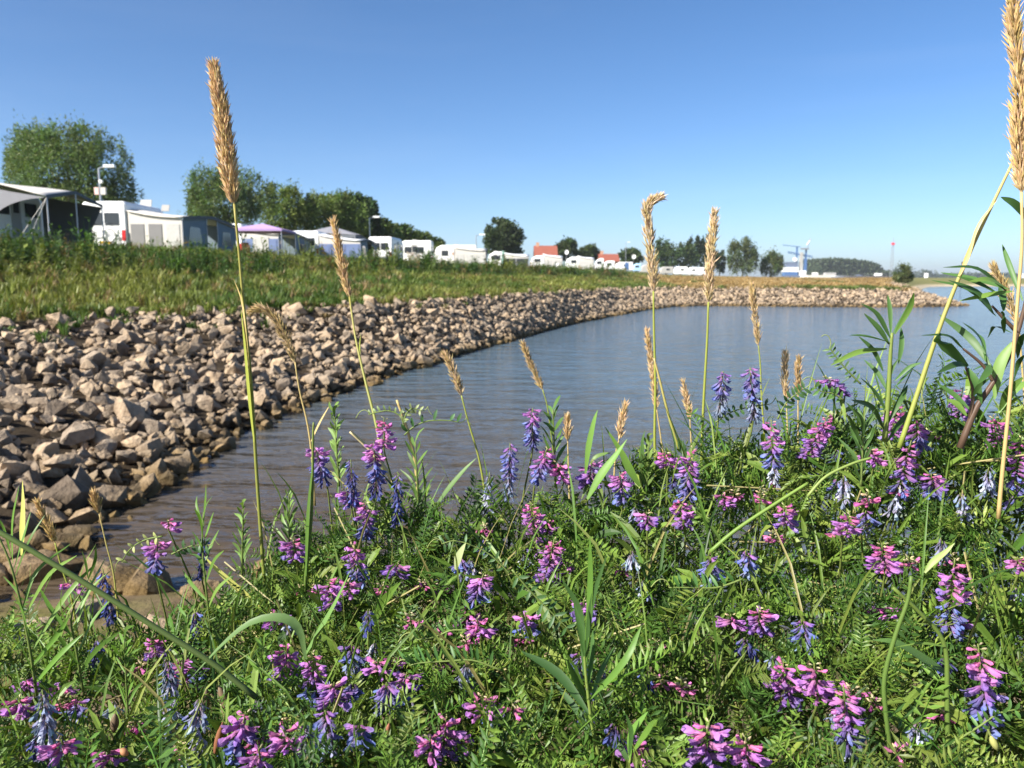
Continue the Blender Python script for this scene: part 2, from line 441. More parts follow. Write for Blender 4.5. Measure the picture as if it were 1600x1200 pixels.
wv = []
xs = np.concatenate([-np.geomspace(3000, 20, 14), np.linspace(-15, 40, 30), np.geomspace(45, 4000, 20)])
ys = np.concatenate([[-60, -20], np.linspace(-5, 70, 40), np.geomspace(75, 4000, 24)])
X, Y = np.meshgrid(xs, ys, indexing='ij')
ii = np.arange(X.size).reshape(X.shape)
wq = np.stack([ii[:-1, :-1], ii[1:, :-1], ii[1:, 1:], ii[:-1, 1:]], -1).reshape(-1, 4)
water = ob('water', mesh_np('water', np.stack([X, Y, np.zeros_like(X)], -1).reshape(-1, 3), wq, np.repeat(np.clip(1.2 - np.hypot(X + 2.2, (Y - 5) * 0.85) / 8.5, 0, 1).reshape(-1, 1), 3, 1), M_WATER, True))
tag(water, 'murky brown river water turning blue grey in the bay between the stone banks', kind='structure')

# ---- the photographer's own bank
def near_z(x, y):
    x = np.asarray(x, float); y = np.asarray(y, float)
    yw = np.interp(x, [-14, -5, -3.4, -2.3, -1.2, 0.5, 3, 14], [4.6, 4.6, 4.7, 4.95, 5.0, 4.6, 4.0, 3.6])   # its waterline
    y0 = np.interp(x, [-14, -3, -0.8, 0.5, 14], [-0.5, 0.0, 0.5, 0.85, 0.9])
    t = np.clip((y - y0) / (yw - y0), 0, 1.35)
    z = 1.25 * (1 - t) * np.where(t < 1, 1 - 0.35 * np.sin(np.clip(t, 0, 1) * np.pi), 1)
    z = np.where(x < -3, z, z)
    return z + (fnoise(x * 2.2, y * 2.2) - 0.5) * 0.12 * np.clip(1.2 - t, 0.25, 1)
gx = np.linspace(-14, 14, 170); gy = np.concatenate([np.linspace(-8, -0.5, 12), np.linspace(-0.4, 6.2, 80)])
X, Y = np.meshgrid(gx, gy, indexing='ij')
ii = np.arange(X.size).reshape(X.shape)
nq = np.stack([ii[:-1, :-1], ii[1:, :-1], ii[1:, 1:], ii[:-1, 1:]], -1).reshape(-1, 4)
Z = near_z(X, Y)
moss = np.clip(fnoise(X * 1.9 + 3, Y * 1.9) * 2.6 - 1.0, 0, 1)[..., None]
nc = np.array([0.17, 0.125, 0.085]) * (1 - moss) + np.array([0.13, 0.13, 0.035]) * moss
nb = ob('near_bank', mesh_np('near_bank', np.stack([X, Y, Z], -1).reshape(-1, 3), nq, nc.reshape(-1, 3), M_GROUND, True))
tag(nb, 'near river bank of brown mossy soil below the vetch', kind='structure')

# ------------------------------------------------------------------ stones
def rock_proto(seed, n=15):
    r = np.random.default_rng(seed)
    p = r.normal(size=(n, 3)); p /= np.abs(p).max(axis=1)[:, None] ** 0.55 * np.linalg.norm(p, axis=1)[:, None] ** 0.45
    p *= r.uniform(0.7, 1.0, (n, 1)); p *= np.array([1.0, r.uniform(0.62, 0.9), r.uniform(0.42, 0.75)]) * 0.5
    bm = bmesh.new()
    for v in p: bm.verts.new(v)
    h = bmesh.ops.convex_hull(bm, input=bm.verts)
    for v in [v for v in bm.verts if not v.link_faces]: bm.verts.remove(v)
    bmesh.ops.triangulate(bm, faces=bm.faces)
    bm.verts.index_update()
    V = np.array([v.co[:] for v in bm.verts]); T = np.array([[v.index for v in f.verts] for f in bm.faces])
    bm.free()
    return V, T, np.ones((len(V), 3))
ROCKS = [rock_proto(100 + i, 11 + (i * 5) % 13) for i in range(24)]
ROCK_ME = []
for i, (V, T, C) in enumerate(ROCKS):
    ROCK_ME.append(mesh_np('stone', V, T, None, M_STONE_O))
def rand_rot(k, flat=0.6):
    az = rng.uniform(0, 2 * np.pi, k)
    d = np.stack([np.cos(az), np.sin(az), rng.normal(0, flat * 0.5, k)], 1)
    return frames(d, rng.normal(0, flat, k))
bank = bpy.data.objects.new('stone_bank', None); COL.objects.link(bank)
tag(bank, 'long bank of loose angular tan riprap stones edging the bay', kind='structure')
# sample the bank by area
tg = np.linspace(10, 17 * NSUB, 900)
mid = land_uv(tg, np.full_like(tg, 0.5)); wln = land_uv(tg, np.full_like(tg, 0.0)); sln = land_uv(tg, np.full_like(tg, 1.0))
seg = np.hypot(*np.gradient(mid[:, :2], axis=0).T); wid = np.linalg.norm(sln - wln, axis=1)
ar = seg * wid
dd = np.hypot(mid[:, 0], mid[:, 1])
wt = ar * np.where(tg < 15.3 * NSUB, 1, 0.25) * np.where(dd > 45, 0.7, 1.0)
Q_t, Q_u, Q_s, Q_lay = [], [], [], []
for lay, dens, lo, hi in ((0, 10.0, 0.20, 0.34), (1, 13.0, 0.12, 0.36), (2, 13.0, 0.06, 0.17)):
    k = int(wt.sum() * dens)
    tt = np.interp(rng.random(k), np.cumsum(wt) / wt.sum(), tg)
    uu = rng.uniform(-0.10, 1.05, k)
    if lay: uu = rng.uniform(-0.05, 1.0, k)
    ss = lo + (hi - lo) * rng.random(k) ** 1.8
    Q_t.append(tt); Q_u.append(uu); Q_s.append(ss); Q_lay.append(np.full(k, lay))
Q_t, Q_u, Q_s, Q_lay = map(np.concatenate, (Q_t, Q_u, Q_s, Q_lay))
QP = land_uv(Q_t, Q_u)
big = rng.random(len(Q_s)) < 0.05
Q_s = np.where(big & (QP[:, 1] < 26), Q_s * 1.5, Q_s)
Q_s = np.where(QP[:, 1] > 45, Q_s * 1.2, Q_s)
QP[:, 2] += Q_s * np.where(Q_lay == 0, 0.0, np.where(Q_lay == 1, 0.28, 0.5)) + rng.normal(0, 0.03, len(Q_s))
QR = rand_rot(len(Q_s), 1.15)
QK = rng.integers(0, len(ROCKS), len(Q_s))
pxs, pys, dep = to_px(QP)
vis = (dep > 1) & (pxs > -20) & (pxs < 1620) & (pys < 1000)
score = np.where(vis & (Q_lay > 0), Q_s * Q_s / np.maximum(dep, 1) ** 2, 0)
top = set(np.argsort(-score)[:300].tolist())
accs = Acc()
for kk in range(len(ROCKS)):
    sel = np.array([i for i in np.where(QK == kk)[0] if i not in top])
    tn = rng.random((len(sel), 1)).repeat(3, 1)
    scatter(accs, ROCKS[kk], QR[sel], Q_s[sel], QP[sel], tn)
sm_ = ob('loose_stones', accs.mesh('loose_stones', M_STONE_M), bank); sm_['kind'] = 'stuff'
for i in top:
    o = ob('stone', ROCK_ME[QK[i]], bank)
    M = Matrix([list(QR[i][0] * Q_s[i]) + [QP[i][0]], list(QR[i][1] * Q_s[i]) + [QP[i][1]], list(QR[i][2] * Q_s[i]) + [QP[i][2]], [0, 0, 0, 1]])
    o.matrix_local = M
# stones on the near bank
def near_stone(px, py, z, size, kk, rz=0.0, flat=0.5):
    p = atz(px, py, 0.3)
    for _ in range(25): p = 0.5 * p + 0.5 * atz(px, py, min(1.3, max(-0.05, float(near_z(p[0], p[1])))))
    p[2] += size * flat * 0.18
    o = ob('stone', ROCK_ME[kk], nb, p)
    o.scale = (size, size * 0.8, size * flat * 1.4); o.rotation_euler = (0.08, 0.1, rz)
for a in ((175, 925, 0.04, 0.80, 3, 0.25, 0.62), (222, 925, 0.05, 0.55, 7, -0.5, 0.65), (80, 905, 0.06, 0.62, 5, 0.9, 0.6), (15, 895, 0.1, 0.45, 2, 0.3, 0.8), (315, 932, 0.05, 0.28, 6, 0.2, 0.7),
          (420, 905, 0.03, 0.42, 9, 1.2, 0.7), (60, 985, 0.55, 0.2, 10, 0.7, 0.6), (250, 985, 0.3, 0.22, 12, 0.1, 0.6), (350, 950, 0.15, 0.3, 4, 2.0, 0.6),
          (190, 1010, 0.6, 0.16, 14, 1.0, 0.6), (15, 1010, 0.7, 0.24, 8, 1.6, 0.7), (130, 965, 0.3, 0.3, 1, 1.6, 0.5), (285, 1010, 0.45, 0.2, 11, 0.6, 0.6),
          (520, 880, 0.02, 0.4, 13, 0.2, 0.6), (640, 840, 0.0, 0.35, 15, 0.9, 0.6)):
    near_stone(*a)

# ------------------------------------------------------------------ grass and weeds of the slope
def tuft_proto(seed, nb=13, h=1.0, spread=0.45, wd=0.035):
    r = np.random.default_rng(seed); V, T, C = [], [], []
    for i in range(nb):
        a = r.uniform(0, 6.28); d = np.array([math.cos(a), math.sin(a), 0])
        b = d * r.uniform(0, 0.16) + np.array([r.normal(0, .05), r.normal(0, .05), 0])
        hh = h * r.uniform(0.5, 1.0); m = b + d * spread * 0.25 * r.random() + np.array([0, 0, hh * 0.55]); t = b + d * spread * r.uniform(0.3, 1.1) + np.array([0, 0, hh])
        s = np.array([-d[1], d[0], 0]) * wd * r.uniform(0.6, 1.2)
        n = len(V) and sum(len(v) for v in V)
        V.append(np.array([b - s * 0.6, b + s * 0.6, m - s, m + s, t])); T += [(n, n + 1, n + 3), (n, n + 3, n + 2), (n + 2, n + 3, n + 4)]
        c = r.uniform(0.7, 1.25); C.append(np.full((5, 3), c))
    return np.concatenate(V), np.array(T), np.concatenate(C)
def weed_proto(seed, leaves=26, stems=4):
    r = np.random.default_rng(seed); a_ = Acc()
    for s in range(stems):
        az = r.uniform(0, 6.28); lean = r.uniform(0.05, 0.3)
        top_ = np.array([math.cos(az) * lean, math.sin(az) * lean, r.uniform(0.75, 1.0)]); b = np.array([r.normal(0, .06), r.normal(0, .06), 0])
        V, T = tube([b, b * 0.5 + top_ * 0.5, top_], [0.012, 0.01, 0.004], 3, False); a_.add(V, T, (0.8, 0.8, 0.7))
        for k in range(leaves // stems):
            f = r.uniform(0.15, 1.0); p = b + (top_ - b) * f; az2 = r.uniform(0, 6.28); L = r.uniform(0.14, 0.30) * (1.15 - 0.6 * f)
            d = np.array([math.cos(az2), math.sin(az2), r.uniform(-0.1, 0.9)]); d /= np.linalg.norm(d)
            s_ = np.array([-math.sin(az2), math.cos(az2), 0]) * L * 0.24
            c = r.uniform(0.75, 1.2) * np.array([1, 1, 1.0])
            a_.add([p, p + d * L * 0.5 - s_, p + d * L * 0.5 + s_, p + d * L], [(0, 1, 3), (0, 3, 2)], c)
    return a_.arr()
TUFTS = [tuft_proto(i) for i in range(6)]
WEEDS = [weed_proto(40 + i) for i in range(6)]
def pick_slope(k, t0, t1, u0, u1, pw=1.3, dref=16.0):
    """k places on the slope, more of them where the camera is near"""
    tt = rng.uniform(t0, t1, k * 14); uu = rng.uniform(u0, u1, k * 14)
    p = land_uv(tt, uu)
    e = 0.02
    jac = np.linalg.norm(np.cross((land_uv(tt + e, uu) - p) / e, (land_uv(tt, np.minimum(uu + e, u1 + e)) - p) / e), axis=1)
    d = np.hypot(p[:, 0], p[:, 1]); px, py, dp = to_px(p)
    wgt = jac * np.minimum(1, (dref / np.maximum(d, 1)) ** pw) * ((px > -250) & (px < 1750) & (dp > 1))
    sel = rng.choice(len(tt), k, replace=False, p=wgt / wgt.sum())
    return p[sel], tt[sel], uu[sel], d[sel]
def tones(x, y, k, dark=0.0):
    t = slope_tone(x, y) + rng.normal(0, 0.16, k) - dark
    t = np.clip(t, 0, 1)[:, None]
    c = np.array([0.06, 0.115, 0.02]) * (1 - t) + np.array([0.20, 0.215, 0.05]) * t
    br = (rng.random(k) < 0.10)[:, None]
    return np.where(br, np.array([0.24, 0.17, 0.08]), c) * rng.uniform(0.75, 1.2, (k, 1))
ac = Acc()
p, tt, uu, d = pick_slope(11500, 14, 9.8 * NSUB, 1.0, 2.03)
g_h = rng.uniform(0.18, 0.50, len(p)) * (0.55 + 0.9 * fnoise(p[:, 0] * 1.1, p[:, 1] * 0.8)) * np.clip(0.75 + (uu - 1) * 0.5, 0.6, 1.1)
sc_ = np.stack([np.clip(d / 22, 0.8, 2.5) * 0.42, np.clip(d / 22, 0.8, 2.5) * 0.42, g_h], 1)
c = tones(p[:, 0], p[:, 1], len(p), np.where(uu < 1.4, -0.15, 0.22))
kk = rng.integers(0, 6, len(p)); az = rng.uniform(0, 6.28, len(p))
RZ = np.zeros((len(p), 3, 3)); RZ[:, 0, 0] = np.cos(az); RZ[:, 0, 1] = -np.sin(az); RZ[:, 1, 0] = np.sin(az); RZ[:, 1, 1] = np.cos(az); RZ[:, 2, 2] = 1
for q in range(6):
    s = kk == q; scatter(ac, TUFTS[q], RZ[s], sc_[s], p[s], c[s])
p, tt, uu, d = pick_slope(420, 14, 9.8 * NSUB, 0.7, 1.04)
keep = rng.random(len(p)) < np.clip((uu - 0.7) * 3, 0.1, 1); p = p[keep]; d = d[keep]; p[:, 2] += 0.05
az = rng.uniform(0, 6.28, len(p)); RZ = np.zeros((len(p), 3, 3)); RZ[:, 0, 0] = np.cos(az); RZ[:, 0, 1] = -np.sin(az); RZ[:, 1, 0] = np.sin(az); RZ[:, 1, 1] = np.cos(az); RZ[:, 2, 2] = 1
scatter(ac, TUFTS[1], RZ, np.stack([np.full(len(p), .45), np.full(len(p), .45), rng.uniform(.1, .28, len(p))], 1), p, tones(p[:, 0], p[:, 1], len(p), -0.1))
tag(ob('bank_grass', ac.mesh('bank_grass', M_LEAF)), 'yellow green grass covering the slope above the stones', 'grass', kind='stuff')
ac = Acc()
p, tt, uu, d = pick_slope(6500, 18, 9.4 * NSUB, 1.02, 2.03, 1.15, 22)
keep = rng.random(len(p)) < np.clip((uu - 1.25) / 0.4 + (fnoise(p[:, 0] * 0.6, p[:, 1] * 0.35 + 2) - 0.5) * 3.2, 0.06, 1)
p, uu, d = p[keep], uu[keep], d[keep]
hh = rng.uniform(0.28, 1.0, len(p)) * np.where(uu > 1.4, 1.0, 0.6) * (0.55 + 0.8 * fnoise(p[:, 0] * 0.8, p[:, 1] * 0.5)) * np.interp(uu, [1.3, 1.5, 1.68, 1.85, 2.0], [0.9, 1.35, 1.05, 0.55, 0.26]) * np.where((fnoise(p[:, 0] * 0.5 + 7, p[:, 1] * 0.4) > 0.6) & (uu > 1.45) & (uu < 1.66), 1.45, 1.0)
nearA = np.clip((26 - d) / 8, 0, 1)
c = tones(p[:, 0], p[:, 1], len(p), 0.28) * rng.uniform(0.7, 1.35, (len(p), 1))
sc_ = np.stack([hh * 1.0 * np.clip(d / 35, 1, 2), hh * 1.0 * np.clip(d / 35, 1, 2), hh], 1)
kk = rng.integers(0, 6, len(p)); az = rng.uniform(0, 6.28, len(p))
RZ = np.zeros((len(p), 3, 3)); RZ[:, 0, 0] = np.cos(az); RZ[:, 0, 1] = -np.sin(az); RZ[:, 1, 0] = np.sin(az); RZ[:, 1, 1] = np.cos(az); RZ[:, 2, 2] = 1
for q in range(6):
    s = kk == q; scatter(ac, WEEDS[q], RZ[s], sc_[s], p[s], c[s])
tag(ob('bank_weeds', ac.mesh('bank_weeds', M_LEAF)), 'dark green tall weeds along the crest of the slope before the caravans', 'weeds', kind='stuff')
ac = Acc()                                   # the dry flood plain beyond
p, tt, uu, d = pick_slope(3000, 9.2 * NSUB, 17 * NSUB, 1.0, 1.75, 0.9, 60)
c = (np.array([0.42, 0.30, 0.13]) * rng.uniform(0.7, 1.2, (len(p), 1)))
c = np.where((fnoise(p[:, 0] * 0.12, p[:, 1] * 0.06) > 0.62)[:, None] & (tt < 13.3 * NSUB)[:, None], np.array([0.12, 0.17, 0.04]), c)
sc_ = np.stack([np.clip(d / 40, 1, 4) * 0.8] * 2 + [rng.uniform(0.2, 0.42, len(p))], 1)
az = rng.uniform(0, 6.28, len(p)); kk = rng.integers(0, 6, len(p))
RZ = np.zeros((len(p), 3, 3)); RZ[:, 0, 0] = np.cos(az); RZ[:, 0, 1] = -np.sin(az); RZ[:, 1, 0] = np.sin(az); RZ[:, 1, 1] = np.cos(az); RZ[:, 2, 2] = 1
for q in range(6):
    s = kk == q; scatter(ac, TUFTS[q], RZ[s], sc_[s], p[s], c[s])
tag(ob('dry_grass', ac.mesh('dry_grass', M_STRAW)), 'parched brown grass on the flat land behind the stone groyne', 'grass', kind='stuff')

# ------------------------------------------------------------------ trees
def tree(name, label, px, base_y, Y, zb, lobes, leaf=0.3, nl=9000, col=(0.07, 0.11, 0.03), group=None, narrow=0.35, trunk=True, cat='tree', sig=0.16):
    """lobes: list of (px, py, rx_px, ry_px) seen at Y metres; each lobe gets clumps of leaves on its shell"""
    r = np.random.default_rng(abs(hash(label)) % 9999 if False else sum(map(ord, label)))
    m = Y / FPX
    b = at(px, base_y, Y); b[2] = zb
    t = empty(name, b, label, cat, group)
    a_ = Acc(); tot = sum(l[2] * l[3] for l in lobes)
    cs = []
    for (lx, ly, rx, ry) in lobes:
        c = at(lx, ly, Y + r.uniform(-0.3, 0.3) * rx * m); R = np.array([rx * m, rx * m * 0.85, ry * m])
        n = int(nl * lx * 0 + nl * rx * ry / tot)
        nc = max(14, int(n / 55))
        dv = r.normal(size=(nc, 3)); dv /= np.linalg.norm(dv, axis=1)[:, None]
        dv[:, 1] = np.where(r.random(nc) < 0.7, -np.abs(dv[:, 1]), dv[:, 1])
        cen = dv * r.uniform(0.35, 1.0, (nc, 1)) ** 0.6
        ci = r.integers(0, nc, n)
        pt = cen[ci] + r.normal(0, sig, (n, 3)) * (np.array([.75, .75, 1.5]) if name == 'willow_tree' else np.array([1, 1, 1.1])) * r.uniform(.5, 1.1, (nc, 1))[ci]
        rr = np.linalg.norm(pt, axis=1)
        P = c + pt * R
        ok = P[:, 2] > zb + 0.15; P = P[ok]; ci = ci[ok]; pt = pt[ok]; n = len(P)
        out = pt / (np.linalg.norm(pt, axis=1)[:, None] + 1e-6)
        ax = out + r.normal(0, 0.9, (n, 3)) + np.array([0, 0, -0.15])
        F = frames(ax, r.uniform(0, 6.28, n))
        L = leaf * r.uniform(0.6, 1.3, n)
        q = np.array([[0, 0, 0], [0.5, narrow * .5, 0.05], [0.5, -narrow * .5, 0.05], [1, 0, 0]])
        tone = (r.uniform(0.65, 1.3, nc)[ci] * r.uniform(0.8, 1.2, n))[:, None]
        scatter(a_, (q, np.array([(0, 1, 3), (0, 3, 2)]), np.ones((4, 3))), F, L, P, np.array(col)[None] * tone * np.stack([r.uniform(0.85, 1.25, nc)[ci], np.ones(n), np.ones(n)], 1))
        cs.append((c, R))
    ob('crown', a_.mesh('crown', M_TREE, b), t)
    if trunk:
        a_ = Acc(); top_ = cs[0][0]
        hgt = max(0.6, top_[2] - zb); rad = 0.03 * hgt + 0.06
        V, T = tube(spline([b, b + (top_ - b) * 0.5 + np.array([0.1, 0, 0]), top_], 6), np.linspace(rad, rad * 0.35, 6), 7); a_.add(V, T, (1, 1, 1))
        for (c, R) in cs:
            for k in range(4):
                s0 = b + (top_ - b) * r.uniform(0.3, 0.7); e0 = c + r.normal(0, 0.4, 3) * R
                V, T = tube(spline([s0, (s0 + e0) / 2 + np.array([0, 0, 0.2]), e0], 5), np.linspace(rad * 0.4, 0.02, 5), 5, False); a_.add(V, T, (1, 1, 1))
        ob('trunk', a_.mesh('trunk', M_BARK, b, True), t)
    return t
WIL = (0.12, 0.18, 0.065); DK = (0.035, 0.068, 0.02); MID = (0.075, 0.115, 0.03); YG = (0.12, 0.175, 0.042)
tree('willow_tree', 'broad grey green willow behind the leftmost awning', 112, 390, 62, 3.1,
     [(110, 280, 80, 62), (60, 268, 45, 55), (105, 232, 42, 34), (160, 258, 42, 46), (190, 300, 28, 34), (40, 245, 26, 36), (70, 226, 28, 28), (138, 226, 30, 26), (110, 320, 90, 34)], 0.30, 34000, WIL, narrow=0.28)
tree('willow_tree', 'grey green tree behind the tall plume grass and long awning', 355, 390, 78, 3.1,
     [(350, 320, 52, 42), (325, 292, 30, 28), (365, 290, 32, 28), (395, 305, 26, 32), (310, 330, 18, 34), (350, 345, 60, 25)], 0.32, 18000, WIL, narrow=0.34)
tree('willow_tree', 'yellowish green tree rising above the lilac party tent', 445, 390, 88, 3.1,
     [(445, 335, 38, 36), (432, 312, 24, 20), (462, 318, 24, 22), (480, 335, 22, 30)], 0.36, 11000, YG, narrow=0.34)
tree('willow_tree', 'yellowish green tree above the dark grey pavilion roof', 520, 390, 92, 3.1,
     [(515, 338, 36, 30), (500, 325, 24, 20), (535, 325, 26, 22), (552, 345, 24, 26)], 0.36, 11000, YG, narrow=0.34)
tree('broadleaf_tree', 'dark green tree left of the second street lamp', 556, 390, 104, 3.1,
     [(556, 340, 32, 32), (540, 322, 20, 16), (565, 325, 20, 18), (578, 350, 18, 28)], 0.4, 9000, DK, narrow=0.6)
for (x, y, rx, ry, Y, lb) in ((600, 366, 22, 22, 108, 'highest clump of the long dark hedge, right of second lamp'), (628, 370, 24, 17, 116, 'second clump of the long dark hedge behind caravans'),
                          (655, 377, 22, 13, 126, 'third clump of the long dark hedge behind caravans'), (678, 382, 18, 9, 136, 'lowest clump at the right end of the hedge')):
    tree('hedge_shrub', lb, x, 400, Y, 3.1, [(x, y, rx, ry), (x - 6, y - ry * 0.3, rx * 0.6, ry * 0.8), (x, y + ry * .6, rx, ry * 0.7)], 0.5, 3000, (0.065, 0.105, 0.025), 'clumps of the hedge behind the caravans', 0.6, False, 'hedge')
tree('broadleaf_tree', 'solitary round dark tree above the white caravans', 786, 410, 175, 3.0,
     [(786, 375, 27, 26), (783, 360, 20, 15), (800, 372, 16, 18), (770, 382, 14, 16), (790, 390, 26, 12)], 0.6, 9000, (0.035, 0.06, 0.018), narrow=0.7, sig=0.17)
for a in (('bushy dark tree beside the red roofed house', 885, 215, [(885, 390, 19, 14), (893, 382, 9, 8), (876, 394, 10, 10)]),
          ('small dark tree between the two red roofs', 920, 225, [(920, 396, 14, 11), (912, 398, 8, 8)]),
          ('small round tree right of the second red roof', 988, 240, [(986, 402, 17, 11), (990, 397, 9, 7)])):
    tree('broadleaf_tree', a[0], a[1], 412, a[2], 2.9, a[3], 0.7, 3200, (0.05, 0.08, 0.024), narrow=0.7, sig=0.18)
tree('broadleaf_tree', 'wide dark tree group between the two tall plumes', 1052, 430, 300, 2.4, [(1052, 400, 24, 18), (1035, 398, 12, 20), (1070, 402, 20, 16), (1032, 385, 8, 12)], 0.8, 5000, (0.05, 0.085, 0.024), narrow=0.7, sig=0.18)
for i, (x, yt) in enumerate(((1077, 374), (1088, 372), (1097, 374), (1107, 370))):
    tree('poplar_tree', ORD[i] + ' from left of the four slim dark poplars', x, 430, 310, 2.3, [(x, (yt + 418) / 2, 5.5, (418 - yt) / 2 + 1), (x, yt + 12, 3, 12)], 0.8, 1500, (0.03, 0.05, 0.018), 'row of poplars', 0.6, False, 'tree', 0.14)
tree('broadleaf_tree', 'dark tree between the poplars and the big willow', 1124, 432, 300, 2.3, [(1124, 410, 16, 16), (1118, 402, 10, 10)], 0.9, 1800, (0.035, 0.055, 0.018), narrow=0.7, sig=0.13)
tree('willow_tree', 'large grey green willow on the far flood plain', 1160, 432, 255, 2.0, [(1160, 405, 23, 25), (1160, 388, 15, 14), (1146, 400, 12, 18), (1174, 402, 11, 18)], 0.7, 6500, (0.095, 0.13, 0.05), narrow=0.4, sig=0.18)
tree('willow_tree', 'smaller willow left of the blue ship mast', 1203, 432, 260, 2.0, [(1203, 414, 19, 17), (1204, 402, 10, 9), (1214, 412, 10, 13)], 0.7, 4200, (0.095, 0.13, 0.045), narrow=0.4, sig=0.18)
tree('river_bush', 'rounded bush by the water near the groyne head', 1410, 445, 112, 1.2, [(1411, 426, 13, 11), (1405, 432, 9, 8), (1418, 430, 8, 9), (1412, 440, 12, 6)], 0.3, 4200, (0.10, 0.13, 0.05), narrow=0.4, cat='bush', trunk=False, sig=0.2)
tree('river_bush', 'low bush on the groyne below the rounded bush', 1411, 470, 68, 1.0, [(1411, 457, 12, 10), (1416, 463, 11, 8), (1403, 463, 9, 7)], 0.22, 1800, (0.08, 0.105, 0.03), narrow=0.4, trunk=False, cat='bush')
tree('river_bush', 'small green bush on the slope between the tall plumes', 1083, 455, 110, 1.5, [(1083, 443, 9, 6), (1080, 447, 9, 5)], 0.3, 700, (0.07, 0.11, 0.025), narrow=0.5, trunk=False, cat='bush')
# the far wood, one mass
ac = Acc(); r = np.random.default_rng(5); Yw = 900.0; n = 26000
xw = r.uniform(1262, 1385, n); topw = np.interp(xw, [1262, 1300, 1335, 1350, 1362, 1385], [408, 406, 409, 413, 424, 428]) + (vnoise(xw * 0.25, xw * 0.1) - 0.5) * 3
yw = topw + (433 - topw) * r.random(n) ** 1.2
m = Yw / FPX; P = np.stack([(xw - CX) * m, Yw + r.uniform(-25, 25, n), CAMZ + (434 - yw) * m], 1)
tn = r.uniform(0.6, 1.3, (n, 1)) * (0.7 + 0.6 * vnoise(xw * 0.35, yw * 0.3)[:, None])
q = np.array([[0, 0, 0], [0.5, .35, 0], [0.5, -.35, 0], [1, 0, 0]])
scatter(ac, (q, np.array([(0, 1, 3), (0, 3, 2)]), np.ones((4, 3))), frames(r.normal(size=(n, 3)), r.uniform(0, 6, n)), r.uniform(1.6, 3.2, n), P, np.array([0.06, 0.085, 0.04]) * tn)
tag(ob('far_wood', ac.mesh('far_wood', M_TREE)), 'distant dark wood behind the moored ships', 'wood', kind='stuff')
ac = Acc(); Yw = 1500.0; n = 14000
xw = r.uniform(1225, 2300, n); hw = 2.5 + 7 * fnoise(xw * 0.05, xw * 0.02 + 4) + np.where((xw > 1430) & (xw < 1447), 7, 0)
m = Yw / FPX; P = np.stack([(xw - CX) * m, Yw + r.uniform(-30, 30, n), 2 + r.random(n) * hw * m * 0.9], 1)
scatter(ac, (q, np.array([(0, 1, 3), (0, 3, 2)]), np.ones((4, 3))), frames(r.normal(size=(n, 3)), r.uniform(0, 6, n)), r.uniform(3, 6, n), P, np.array([0.05, 0.07, 0.04]) * r.uniform(0.7, 1.3, (n, 1)))
tag(ob('far_tree_line', ac.mesh('far_tree_line', M_TREE)), 'low dark tree line on the horizon across the river', 'wood', kind='stuff')

# ------------------------------------------------------------------ built things: boxes, prisms
def mesh_py(name, V, F, mat, smooth=False):
    me = bpy.data.meshes.new(name); me.from_pydata([tuple(v) for v in V], [], [tuple(f) for f in F]); me.update()
    if smooth:
        for f in me.polygons: f.use_smooth = True
    me.materials.append(mat); return me
def box(x0, x1, y0, y1, z0, z1):
    V = [(x0, y0, z0), (x1, y0, z0), (x1, y1, z0), (x0, y1, z0), (x0, y0, z1), (x1, y0, z1), (x1, y1, z1), (x0, y1, z1)]
    return V, [(3, 2, 1, 0), (4, 5, 6, 7), (0, 1, 5, 4), (1, 2, 6, 5), (2, 3, 7, 6), (3, 0, 4, 7)]
def part(name, VF, mat, parent, smooth=False): return ob(name, mesh_py(name, VF[0], VF[1], mat, smooth), parent)
def bar(a, b, r, mat, parent, name, n=6):
    V, T = tube([a, b], r, n); return ob(name, mesh_np(name, V, T, None, mat), parent)
def bars(segs, r, mat, parent, name, n=5):
    a_ = Acc()
    for s in segs:
        V, T = tube(s, r, n); a_.add(V, T, (1, 1, 1))
    return ob(name, a_.mesh(name, mat), parent)
def sheet(P, th=0.02, n=None):
    """a panel with thickness from its corner outline"""
    P = np.asarray(P, float); k = len(P)
    nn = np.cross(P[1] - P[0], P[2] - P[0]); nn /= np.linalg.norm(nn)
    V = np.vstack([P + nn * th / 2, P - nn * th / 2])
    F = [tuple(range(k)), tuple(range(2 * k - 1, k - 1, -1))] + [(i, i + k, (i + 1) % k + k, (i + 1) % k) for i in range(k)]
    return V, F
WHITE = plain('white_gelcoat', (0.82, 0.82, 0.80), 0.35, var=0.04)
CREAM = plain('cream_canvas', (0.56, 0.53, 0.48), 0.8, var=0.08, bump=0.1)
PALE = plain('pale_grey_canvas', (0.36, 0.35, 0.33), 0.85, var=0.08, bump=0.1)
GREYC = plain('grey_canvas', (0.22, 0.22, 0.24), 0.85, var=0.1, bump=0.1)
DGREY = plain('dark_grey_canvas', (0.10, 0.11, 0.12), 0.85, var=0.1)
BLUEC = plain('blue_canvas', (0.14, 0.19, 0.34), 0.85, var=0.08)
BLUEG = plain('blue_grey_canvas', (0.16, 0.21, 0.25), 0.85, var=0.1)
LILAC = plain('lilac_canvas', (0.37, 0.25, 0.46), 0.8, var=0.06)
GLASS = plain('dark_glass', (0.03, 0.035, 0.04), 0.08, var=0.2)
NET = plain('window_mesh', (0.19, 0.185, 0.18), 0.6, var=0.1)
CURT = plain('curtain', (0.48, 0.47, 0.44), 0.9, var=0.25, scale=9)
RED = plain('red_lens', (0.55, 0.02, 0.02), 0.2, var=0.1)
YELP = plain('yellow_plate', (0.75, 0.48, 0.03), 0.4, var=0.05)
METAL = plain('grey_metal', (0.45, 0.46, 0.48), 0.35, 0.7)
DARKM = plain('dark_metal', (0.05, 0.05, 0.055), 0.5, 0.3)
TYRE = plain('tyre', (0.02, 0.02, 0.02), 0.9)
